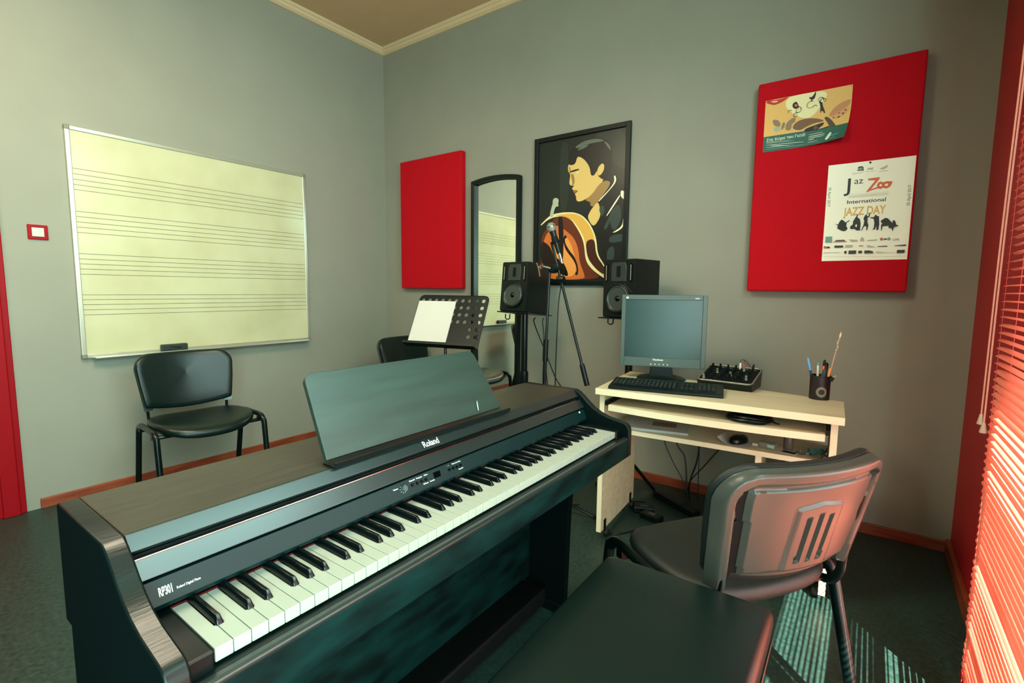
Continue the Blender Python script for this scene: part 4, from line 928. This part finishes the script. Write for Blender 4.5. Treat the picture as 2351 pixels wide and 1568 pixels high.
pen('thick dark teal marker standing upright in the cup', .012, .004, 0, 2, .152, .0075, dbl, BLACK, .03)
pen('yellow-orange pencil leaning right in the cup', .012, -.012, 4, 10, .134, .005, yel)
st = thing('glitter_stick', 'thin pink stick with a beaded twisted tip rising tall out of the cup', 'stick', (cx_ + .016, cy_ + .004, .757), (0, radians(9), 0))
MB().tube([(0, 0, 0), (0, 0, .205)], .0022, 8).build('rod', simple('pale_pink_rod', 200, 160, 140), st, smooth=True)
m = MB()
for i in range(6): m.lathe([(.0001, -.004), (.003, -.002), (.0036, 0), (.003, .002), (.0001, .004)], 8, c=(.002 * sin(i * 1.3), 0, .211 + i * .0088))
m.pad([(-.004, 0), (0, -.001), (.004, 0), (0, .001)], [(.5, .262), (1, .275), (.2, .29)])
m.build('bead_tip', simple('pearl_beads', 220, 190, 150, r=.15), st, smooth=True)
cl = thing('paper_clip', 'small silver clip hooked on the right rim of the cup', 'clip', (cx_ + .042, cy_ - .008, .842), (0, radians(25), 0))
MB().box(-.007, .007, -.009, .009, -.010, .008).build('body', BLACK, cl, bevel=.002)
MB().tube([(.0, -.004, .008), (.006, -.004, .022), (.009, 0, .024), (.006, .004, .022), (0, .004, .008)], .001, 6).build('wire_handle', CHROME, cl, smooth=True)

# things on the tray and on the open shelf
co = MB(); 
for k in range(9):
    ph = random.random() * 6; r_ = .072 + random.uniform(-.012, .010); ox, oy = random.uniform(-.008, .008), random.uniform(-.006, .006)
    co.tube([(ox + r_ * cos(ph + 2 * pi * i / 28) * 1.05, oy + r_ * sin(ph + 2 * pi * i / 28) * .95, .004 + k * .0024 + .002 * sin(3 * (ph + 2 * pi * i / 28))) for i in range(29)], .0030, 6)
co.tube(smoothpath([(.078, .01, .012), (.095, -.004, .006), (.112, -.006, .004)], 5), .003, 6)
c_ = co.build('cable_coil', BLACK, None, smooth=True, loc=tuple(DL(.652, .075, .677))); tag(c_, 'coiled black cable lying on the pull-out tray', 'cable')
pb = thing('paper_stack', 'thin stack of printed papers on the left of the open shelf', 'papers', tuple(DL(.235, .21, .5532)), (0, 0, radians(14)))
for k in range(5):
    MB().box(-.148, .148, -.105, .105, k * .0022, k * .0022 + .0018, T=Matrix.Rotation(radians(random.uniform(-3, 3)), 4, 'Z')).build('sheet', [PAPER, simple('pale_blue_sheet', 170, 204, 200)][k % 2] if 'pale_blue_sheet' not in MATS else [PAPER, MATS['pale_blue_sheet']][k % 2], pb)
MB().box(-.02, .09, -.03, .05, .0108, .0111).build('printed_picture', simple('brown_print', 130, 96, 66), pb)
zs = .5532
def shelf_item(name, label, cat, x, y, rz=0):
    return thing(name, label, cat, tuple(DL(x, y, zs)), (0, 0, radians(rz)))
q = shelf_item('loose_sheet', 'cream sheet of paper with curled edge on the open shelf', 'paper', .598, .150, -8)
MB().grid(lambda u, v: (-.065 + .13 * u, -.05 + .10 * v, .0006 + .022 * max(0, .35 - u) ** 2 / .12), 10, 4).build('sheet', PAPER, q)
q = thing('computer_mouse', 'black oval computer mouse sitting on the curled sheet of paper', 'mouse', tuple(DL(.606, .155, zs + .003)), (0, 0, radians(70)))
MB().pad([(.055 * cos(a / 24 * 2 * pi), .031 * sin(a / 24 * 2 * pi)) for a in range(24)], [(0, 0), (.95, 0), (1, .008), (.9, .020), (.7, .027), (.4, .031), (0, .032)]).build('body', BLACK, q, smooth=60)
MB().box(-.004, .02, -.003, .003, .027, .033).build('wheel', SILVER, q, bevel=.002)
q = shelf_item('eraser_block', 'small pale eraser block beside the black mouse', 'eraser', .672, .150, 10); MB().box(-.013, .013, -.009, .009, 0, .012).build('block', simple('pale_grey_block', 180, 176, 160), q, bevel=.002)
q = shelf_item('small_box', 'small silver box with a pale green label on the shelf', 'box', .722, .150, -12)
MB().box(-.032, .032, -.022, .022, 0, .024).build('box', SILVER, q, bevel=.003); MB().box(.004, .028, -.0228, -.0215, .006, .018).build('label', simple('pale_green_label', 160, 206, 190), q)
q = shelf_item('round_tin', 'dark grey cylinder tin standing upright on the shelf', 'tin', .795, .165); MB().lathe([(.018, 0), (.019, .002), (.019, .066), (.017, .068), (.0001, .068)], 24).build('tin', simple('grey_tin', 84, 84, 76, r=.3), q, smooth=40)
q = shelf_item('memo_card', 'small white card with a dark border on the shelf under the tin', 'card', .800, .120, -10); MB().box(-.030, .030, -.018, .018, 0, .002).build('card', PAPER, q); MB().box(-.024, .024, -.012, .012, .002, .0024).build('dark_face', BLACKM, q)
q = shelf_item('earphones', 'pair of tiny silver earphones lying on the shelf', 'earphones', .850, .135)
for i, (x, y) in enumerate(((-.012, .014), (.014, -.008))): MB().lathe([(.0001, 0), (.007, .003), (.008, .009), (.005, .013), (.0001, .014)], 12, c=(x, y, 0)).build('earpiece', SILVER, q, smooth=True)
MB().tube(smoothpath([(-.012, .014, .003), (-.03, .0, .002), (-.01, -.012, .002), (.014, -.008, .004), (.03, .004, .002)], 5), .0012, 6).build('wire', BLACK, q, smooth=True)
q = shelf_item('crumpled_wrapper', 'crumpled bright blue-green wrapper near the right end of the shelf', 'wrapper', .893, .165, 30)
m = MB(); random.seed(3)
m.grid(lambda u, v: (-.026 + .052 * u + random.uniform(-.005, .005), -.018 + .036 * v + random.uniform(-.004, .004), .002 + random.random() * .020), 6, 5)
m.build('foil', simple('blue_green_foil', 40, 140, 150, r=.3), q)
q = shelf_item('usb_stick', 'grey stick-shaped gadget right of the blue-green wrapper', 'gadget', .922, .150, -20); MB().box(-.014, .014, -.006, .006, 0, .008).build('body', simple('grey_gadget', 110, 108, 100), q, bevel=.002)

# cables below the desk, power strip and adapters on the floor
def cable(name, label, pts, r=.003, cat='cable', m_=BLACK, group=None):
    group = {'hanging_cable': 'cables hanging below the desk', 'speaker_cable': 'cables of the left speaker'}.get(name)
    o = MB().tube(smoothpath(pts, 8), r, 8).build(name, m_, None, smooth=True); return tag(o, label, cat, group)
cable('hanging_cable', 'leftmost cable hanging below the desk shelf', [(2.655, -.24, .54), (2.67, -.25, .366), (2.725, -.25, .245), (2.786, -.25, .144), (2.81, -.25, .03)])
cable('hanging_cable', 'second cable from the left hanging below the desk, with a bend', [(2.725, -.24, .54), (2.74, -.25, .362), (2.789, -.25, .284), (2.808, -.255, .137), (2.815, -.26, .03)], r=.0045)
cable('hanging_cable', 'thick cable hanging below the middle of the desk', [(2.862, -.24, .53), (2.863, -.25, .361), (2.852, -.25, .26), (2.822, -.245, .145), (2.825, -.24, .03)], r=.0045)
cable('hanging_cable', 'rightmost cable slanting down to the left below the desk', [(3.05, -.215, .47), (2.961, -.22, .356), (2.885, -.22, .242), (2.817, -.22, .14), (2.80, -.215, .03)])
cable('hanging_cable', 'thin cable hanging plumb down behind the slanting cables', [(2.852, -.20, .50), (2.852, -.20, .346), (2.854, -.20, .211), (2.858, -.20, .02)], r=.0025)
ps = thing('power_strip', 'black power strip on the floor beneath the desk', 'power strip', (2.76, -.28, 0), (0, 0, radians(-30)))
MB().box(-.16, .16, -.025, .025, 0, .038).build('body', BLACK, ps, bevel=.004)
for i in range(4): MB().lathe([(.018, 0), (.018, .0015), (.0001, .0015)], 16, c=(-.11 + i * .07, 0, .038)).build('socket', simple('dark_socket', 40, 42, 40) if 'dark_socket' not in MATS else MATS['dark_socket'], ps)
for lab, p, rz in (('black power adapter on the floor left of the power strip', (2.64, -.45, 0), 20), ('black power adapter lying nearest the desk leg on the floor', (2.71, -.52, 0), -15)):
    q = thing('power_adapter', lab, 'adapter', p, (0, 0, radians(rz)), 'adapters under the desk'); MB().box(-.055, .055, -.03, .03, 0, .034).build('body', BLACK, q, bevel=.005); MB().box(-.02, .02, -.012, .012, .034, .0345).build('label', MGREY, q)
cable('floor_cable', 'loose black cable trailing over the floor by the desk side panel', [(2.62, -.37, .02), (2.50, -.42, .006), (2.46, -.62, .004), (2.60, -.80, .004), (2.72, -.62, .004), (2.76, -.54, .012)], r=.0035)

# ------------------------------------------------------------------ monitor speakers on stands
def make_speaker(label):
    s_ = thing('speaker', label, 'speaker', group='pair of studio speakers'); w2, h_, d2 = .1035, .32, .122
    MB().box(-w2, w2, -d2 + .006, d2, 0, h_).build('cabinet', BLACK, s_, bevel=.004)
    bf = MB().prism([(x, z) for x, z in rrect(2 * w2 - .003, h_ - .003, .010, 4, 0, h_ / 2)], -d2 - .002, -d2 + .008).build('baffle', BLACK, s_, bevel=.002)
    rim = []
    MB().prism([(.096 * cos(radians(22.5 + 45 * k)), .105 + .092 * sin(radians(22.5 + 45 * k))) for k in range(8)], -d2 - .0045, -d2 - .001).build('woofer_plate', BLACK, bf, bevel=.002)
    MB().lathe([(.079, 0), (.083, -.004), (.082, -.010), (.076, -.012), (.072, -.010), (.070, -.002), (.070, 0)], 40, c=(0, -d2 - .002, .105), axis='y').build('woofer_surround', BLACK, bf, smooth=40)
    wc = MB().lathe([(.070, -.003), (.066, -.009), (.060, -.009), (.056, -.004), (.024, .020), (.0001, .020)], 40, c=(0, -d2 - .002, .105), axis='y')
    for i in range(len(wc.v)): wc.v[i] = (wc.v[i][0], wc.v[i][1] - .0, wc.v[i][2])
    wc = MB().lathe([(.0712, -.0105), (.066, -.0145), (.061, -.0115), (.058, -.0070), (.03, -.0035), (.0001, -.0025)], 40, c=(0, -d2 - .0, .105), axis='y').build('woofer_cone', CONE, bf, smooth=60)
    MB().lathe([(.0001, -.020), (.010, -.018), (.016, -.012), (.019, -.004), (.0001, -.003)], 24, c=(0, -d2, .105), axis='y').build('dust_cap', GLOSSB, bf, smooth=60)
    MB().prism([(-.048, .198), (.048, .198), (.050, .28), (.040, .303), (-.040, .303), (-.050, .28)], -d2 - .006, -d2 - .001).build('tweeter_horn', MGREY if False else simple('dark_green_horn', 34, 44, 40, r=.35) if 'dark_green_horn' not in MATS else MATS['dark_green_horn'], bf, bevel=.004, seg=3)
    MB().box(-.013, .013, -d2 - .0068, -d2 - .0055, .222, .282).build('ribbon_tweeter', BLACKM, bf, bevel=.0005)
    for s in (-1, 1):
        MB().prism(rrect(.018, .102, .0085, 5, s * .080, .247), -d2 - .0040, -d2 - .0015).build('port_ring', GLOSSB, bf, bevel=.0008)
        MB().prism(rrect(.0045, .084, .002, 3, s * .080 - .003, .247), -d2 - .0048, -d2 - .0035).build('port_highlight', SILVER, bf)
    return s_
sp1 = make_speaker('black studio speaker on the left stand, just right of the mirror'); sp1.location = (1.7107, -.293, 1.0545); sp1.rotation_euler = (radians(-6), 0, radians(-1.5))
sp2 = dup(sp1, (2.4665, -.312, 1.0580), (0, 0, radians(-11.4)), 'black studio speaker on the right stand, half hidden by the monitor')
def stand(x, y, zt, label, yaw, tilt, leg0=90):
    s_ = thing('speaker_stand', label, 'speaker stand', (x, y, 0), (0, 0, radians(yaw)), 'pair of speaker stands')
    pl = MB().box(-.128, .128, -.135, .135, -.008, -.001, T=Matrix.Translation((0, 0, zt)) @ Matrix.Rotation(radians(tilt), 4, 'X')).build('platform', STEELB, s_, bevel=.002)
    MB().tube([(-.060, -.128, zt - .004), (-.060, -.130, zt - .03), (-.050, -.130, zt - .038), (-.034, -.130, zt - .038), (-.025, -.130, zt - .03), (-.025, -.128, zt - .004)], .004, 8).build('hook', STEELB, pl, smooth=True)
    MB().tube([(0, 0, .66), (0, 0, zt - .006)], .0215, 20).build('upper_pole', STEELB, s_, smooth=40)
    MB().tube([(-.010, .012, .66), (-.010, .012, zt - .01)], .017, 12).build('rear_pole', BLACKM, s_, smooth=40)
    MB().lathe([(.027, .56), (.029, .565), (.029, .655), (.027, .665), (.0001, .665)], 20).build('collar', BLACK, s_, smooth=40)
    MB().tube([(0, 0, .05), (0, 0, .57)], .0245, 20).build('lower_pole', STEELB, s_, smooth=40)
    for k in range(3):
        a = radians(leg0 + 120 * k); dx, dy = cos(a), sin(a)
        if y + dy * .2 > -.03: dy *= .9
        lg = MB().tube([(.022 * dx, .022 * dy, .22), (.20 * dx, .20 * dy, .012)], .010, 8).build('leg', STEELB, s_, smooth=True)
        MB().lathe([(.014, 0), (.014, .016), (.0001, .018)], 10, c=(.20 * dx, .20 * dy, 0)).build('rubber_foot', RUBBER, lg, smooth=True)
    return s_
stand(1.728, -.300, 1.0545, 'black pole stand carrying the left studio speaker', -1.5, -6)
stand(2.4665, -.312, 1.0570, 'black pole stand carrying the right studio speaker behind the desk', -11.4, 0, 60)
cable('speaker_cable', 'speaker cable crossing diagonally from the left speaker down to the right', [(1.76, -.22, 1.02), (1.76, -.24, 1.0), (1.796, -.25, .931), (1.863, -.26, .813), (1.943, -.26, .649), (2.016, -.26, .53), (2.06, -.25, .2), (2.12, -.22, .006)], r=.004)
cable('speaker_cable', 'speaker cable hanging nearly straight down from the left speaker', [(1.826, -.22, 1.02), (1.829, -.24, 1.0), (1.848, -.25, .912), (1.862, -.27, .798), (1.885, -.27, .657), (1.905, -.27, .50), (1.93, -.25, .15), (1.98, -.2, .006)], r=.0035)

# ------------------------------------------------------------------ music stand with a sheet
mp_, my_, mz_ = 1.548, -.905, .866
ms = thing('music_stand', 'black perforated orchestral music stand behind the piano', 'music stand', (mp_, my_, 0), (0, 0, radians(12.9)))
mt = Matrix.Translation((0, 0, mz_)) @ Matrix.Rotation(radians(-28.3), 4, 'X')
w2, h2 = .24, .34
bm_out = [(-w2, 0), (w2, 0), (w2, h2 - .03)] + [(w2 - .03 + .03 * cos(radians(a)), h2 - .03 + .03 * sin(radians(a))) for a in range(15, 91, 15)] + [(-w2 + .03 + .03 * cos(radians(a)), h2 - .03 + .03 * sin(radians(a))) for a in range(90, 181, 15)]
# perforated plate: filled curve outline with round holes
cu_ = bpy.data.curves.new('plate', 'CURVE'); cu_.dimensions = '2D'; cu_.fill_mode = 'BOTH'; cu_.extrude = .0009
def addspline(pts):
    sp = cu_.splines.new('POLY'); sp.points.add(len(pts) - 1); sp.use_cyclic_u = True
    for i, p in enumerate(pts): sp.points[i].co = (p[0], p[1], 0, 1)
addspline(bm_out)
holes = []
for r_ in range(6):
    for c_ in range(10):
        if r_ in (4, 5) and 1 < c_ < 8: continue
        holes.append((-.209 + c_ * .0464, h2 - .034 - r_ * .0465))
holes += [(.012, .115), (.012, .068), (-.012, .115), (.222, .085), (.222, .062), (-.222, .085)]
for i, (x, z) in enumerate(holes):
    rr_ = .0118 if i < len(holes) - 6 else .0045
    addspline([(x + rr_ * cos(2 * pi * k / 16), z + rr_ * sin(2 * pi * k / 16)) for k in range(16)])
tmp = bpy.data.objects.new('plate', cu_); COL.objects.link(tmp)
pm_ = bpy.data.meshes.new_from_object(tmp.evaluated_get(bpy.context.evaluated_depsgraph_get()))
R_ = mt @ Matrix.Rotation(pi / 2, 4, 'X')
pm_.transform(R_); bpy.data.objects.remove(tmp); bpy.data.curves.remove(cu_)
pm_.materials.clear(); pm_.materials.append(BLACK)
po_ = bpy.data.objects.new('desk_plate', pm_); link(po_, ms)
MB().box(-w2, w2, -.052, 0, -.004, -.001, mt).box(-w2, w2, -.054, -.051, -.004, .012, mt).build('ledge', BLACK, ms, bevel=.001)
m = MB(); 
m.tube([mt @ Vector((w2, 0, z)) for z in (0, .1, .2, h2 - .03)] + [mt @ Vector((w2 - .03 + .03 * cos(radians(a)), 0, h2 - .03 + .03 * sin(radians(a)))) for a in (30, 60, 90)] + [mt @ Vector((-w2 + .03 + .03 * cos(radians(a)), 0, h2 - .03 + .03 * sin(radians(a)))) for a in (90, 120, 150, 180)] + [mt @ Vector((-w2, 0, z)) for z in (h2 - .03, .2, 0)], .0028, 8)
m.build('rolled_edge', BLACK, ms, smooth=True)
MB().tube([mt @ Vector((.02, .012, .15)), (.02, .02, mz_ - .01), (.02, .02, .78)], .009, 10).build('tilt_bracket', STEELB, ms, smooth=True)
MB().tube([(.02, .02, .03), (.02, .02, .80)], .0115, 12).build('pole', STEELB, ms, smooth=40)
MB().lathe([(.017, .50), (.017, .56), (.013, .57), (.0001, .57)], 14, c=(.02, .02, 0)).build('clutch', BLACK, ms, smooth=40)
for k in range(3):
    a = radians(30 + 120 * k)
    lg = MB().tube([(.02, .02, .26), (.02 + .10 * cos(a), .02 + .10 * sin(a), .14), (.02 + .27 * cos(a), .02 + .27 * sin(a), .012)], .008, 8).build('leg', STEELB, ms, smooth=True)
MB().tube([(.155, .06, .02), (.155, .06, 1.0)], .011, 10)
sm = thing('sheet_of_music', 'plain white sheet standing on the left half of the music stand', 'sheet', (mp_, my_, 0), (0, 0, radians(12.9)))
MB().box(-.236, .026, -.0035, -.0022, .0005, .300, mt).build('page', PAPER, sm)

# ------------------------------------------------------------------ microphone stand, microphone, cable
sx_, sy_ = 2.19, -.775
mk = thing('microphone_stand', 'black boom microphone stand between the two speakers', 'microphone stand', (sx_, sy_, 0))
def L_(x, y, z): return (x - sx_, y - sy_, z)
MB().tube([L_(2.190, -.775, .86), L_(2.207, -.775, 1.305)], .0075, 12).build('upper_tube', STEELB, mk, smooth=40)
MB().tube([L_(2.188, -.775, .83), L_(2.1915, -.775, .945)], .0145, 14).build('clutch', BLACK, mk, smooth=40)
MB().tube([L_(2.176, -.775, .10), L_(2.188, -.775, .86)], .0105, 14).build('lower_tube', STEELB, mk, smooth=40)
for k in range(3):
    a = radians(15 + 120 * k)
    lg = MB().tube([(-.014, 0, .12), (-.014 + .30 * cos(a), .30 * sin(a), .012)], .008, 8).build('leg', STEELB, mk, smooth=True)
    MB().lathe([(.011, 0), (.012, .02), (.0001, .024)], 10, c=(-.014 + .30 * cos(a), .30 * sin(a), 0)).build('rubber_foot', RUBBER, lg, smooth=True)
ba, bb_ = Vector(L_(2.196, -.745, 1.455)), Vector(L_(2.428, -.75, .722))
MB().tube([ba, bb_], .0072, 12).build('boom_arm', STEELB, mk, smooth=40)
dv_ = (bb_ - ba).normalized()
MB().tube([bb_ - dv_ * .115, bb_ - dv_ * .105, bb_ + dv_ * .0], [.010, .0135, .0135], 14).build('counterweight', BLACK, mk, smooth=40)
jt = MB().lathe([(.0001, -.026), (.020, -.026), (.023, -.018), (.023, .018), (.020, .026), (.0001, .026)], 20, c=L_(2.225, -.765, 1.315), axis='y').build('tilt_joint', BLACK, mk, smooth=40)
MB().tube([L_(2.225, -.80, 1.315), L_(2.19, -.83, 1.325)], .008, 8).tube([L_(2.165, -.832, 1.345), L_(2.178, -.832, 1.315), L_(2.186, -.832, 1.275)], .0045, 8).lathe([(.0001, -.006), (.010, -.005), (.010, .005), (.0001, .006)], 12, c=L_(2.195, -.838, 1.322), axis='y').build('wing_screw', CHROME, jt, smooth=True)
MB().lathe([(.0001, -.02), (.016, -.02), (.018, 0), (.016, .02), (.0001, .02)], 8, c=L_(2.268, -.765, 1.262), axis='x').build('grip_knob', BLACK, jt, smooth=30)
mc = thing('microphone', 'black hand microphone with a silver mesh head clipped to the boom arm', 'microphone', (2.197, -.750, 1.531))
md = (Vector((2.246, -.748, 1.395)) - Vector((2.197, -.750, 1.531))).normalized()
Tm = md.to_track_quat('Z', 'Y').to_matrix().to_4x4()
MB().lathe([(.0001, -.026), (.012, -.023), (.021, -.014), (.0245, 0), (.0245, .006), (.022, .016), (.018, .024), (.0001, .024)], 24, T=Tm).build('mesh_head', simple('grey_mesh_head', 110, 108, 96, r=.35), mc, smooth=60)
MB().lathe([(.0250, -.003), (.0262, 0), (.0250, .003)], 24, T=Tm).build('head_ring', CHROME, mc, smooth=40)
MB().lathe([(.0185, .022), (.016, .035), (.0135, .10), (.0115, .145), (.0001, .145)], 20, T=Tm).build('body', BLACK, mc, smooth=40)
MB().lathe([(.0085, .145), (.0085, .185), (.006, .20), (.0001, .20)], 14, T=Tm).build('cable_plug', CHROME, mc, smooth=40)
MB().lathe([(.0165, .055), (.0185, .058), (.0185, .085), (.0165, .088)], 14, T=Tm).build('clip', BLACKM, mk, smooth=40, loc=(2.197 - sx_, -.750 - sy_, 1.531))
e_ = Vector((2.197, -.750, 1.531)) + md * .20
cable('microphone_cable', 'thin cable hanging from the microphone down to the floor', [tuple(e_), (2.262, -.73, 1.29), (2.240, -.72, 1.20), (2.231, -.72, 1.128), (2.224, -.72, .942), (2.220, -.72, .674), (2.218, -.72, .3), (2.25, -.68, .05), (2.32, -.60, .005)], r=.0032)

# ------------------------------------------------------------------ venetian blind over the window
vb = thing('venetian_blind', 'red venetian blind of thin slats over the bright window at the right edge', 'blind', (3.872, -2.02, 0))
y0_, y1_ = -2.95 + 2.02, -1.095 + 2.02
def slat(tilt):
    m = MB(); n_ = 6; hw = .0125
    # both ends narrow to rounded tips
    ys = [y0_, y0_ + .006, y0_ + .016, y1_ - .016, y1_ - .006, y1_]; sc = [.45, .8, 1, 1, .8, .45]
    for y, s_ in zip(ys, sc):
        for k in range(n_ + 1):
            u = -1 + 2 * k / n_; x = u * hw * s_; z = .0032 * (1 - u * u)
            m.v.append((x * cos(tilt) - z * sin(tilt), y, x * sin(tilt) + z * cos(tilt)))
    for j in range(len(ys) - 1):
        for k in range(n_): m.f.append((j * (n_ + 1) + k, j * (n_ + 1) + k + 1, (j + 1) * (n_ + 1) + k + 1, (j + 1) * (n_ + 1) + k)); m.m.append(0)
    return m
cache = {}; z = .105; k = 0
while k < 91:
    if z < .24: tl = random.Random(k).choice((30, 38, 44))
    elif .46 < z < .66: tl = 38
    elif z < .46: tl = 22
    elif z < 1.0: tl = 15
    else: tl = 3
    random.seed(k); tl += random.choice((-4, 0, 0, 4, 6)); 
    if tl not in cache:
        so_ = slat(radians(tl)).build('slat', BLIND, vb, smooth=True, recalc=False); cache[tl] = so_
    else:
        so_ = cache[tl].copy(); COL.objects.link(so_); so_.parent = vb
    so_.location = (0, random.uniform(-.004, .004), z); z += .0212; k += 1
ztop = z
MB().box(-.016, .016, y0_, y1_, ztop, ztop + .035).build('head_rail', REDG, vb, bevel=.002)
MB().box(-.012, .012, y0_, y1_, .078, .092).build('bottom_rail', REDG, vb, bevel=.003)
for yy in (y1_ - .06, -.33, .17, .6 * 0 + y0_ + .06):
    m = MB()
    for x in (-.0135, .0135): m.tube([(x, yy, .08), (x, yy, ztop)], .0008, 5)
    m.build('ladder_cord', simple('red_ladder_cord', 200, 60, 50) if 'red_ladder_cord' not in MATS else MATS['red_ladder_cord'], vb)
for dx, dy, ze in ((0, 0, .845), (.006, -.010, .822)):
    pc1 = MB().tube(smoothpath([(-.010 + dx, y1_ + .065 + dy * 0, ztop + .01), (-.010 + dx, y1_ + .075 + dy * .3, 1.8), (-.010 + dx, y1_ + .10 + dy * .5, 1.35), (-.008 + dx, y1_ + .115 + dy, ze)], 6), .0024, 8).build('pull_cord', CORD, vb, smooth=True)
    MB().lathe([(.004, .030), (.006, .018), (.0095, 0), (.007, -.002), (.0001, -.002)], 14, c=(-.008 + dx, y1_ + .115 + dy, ze - .028)).build('tassel', CLEAR, pc1, smooth=40)
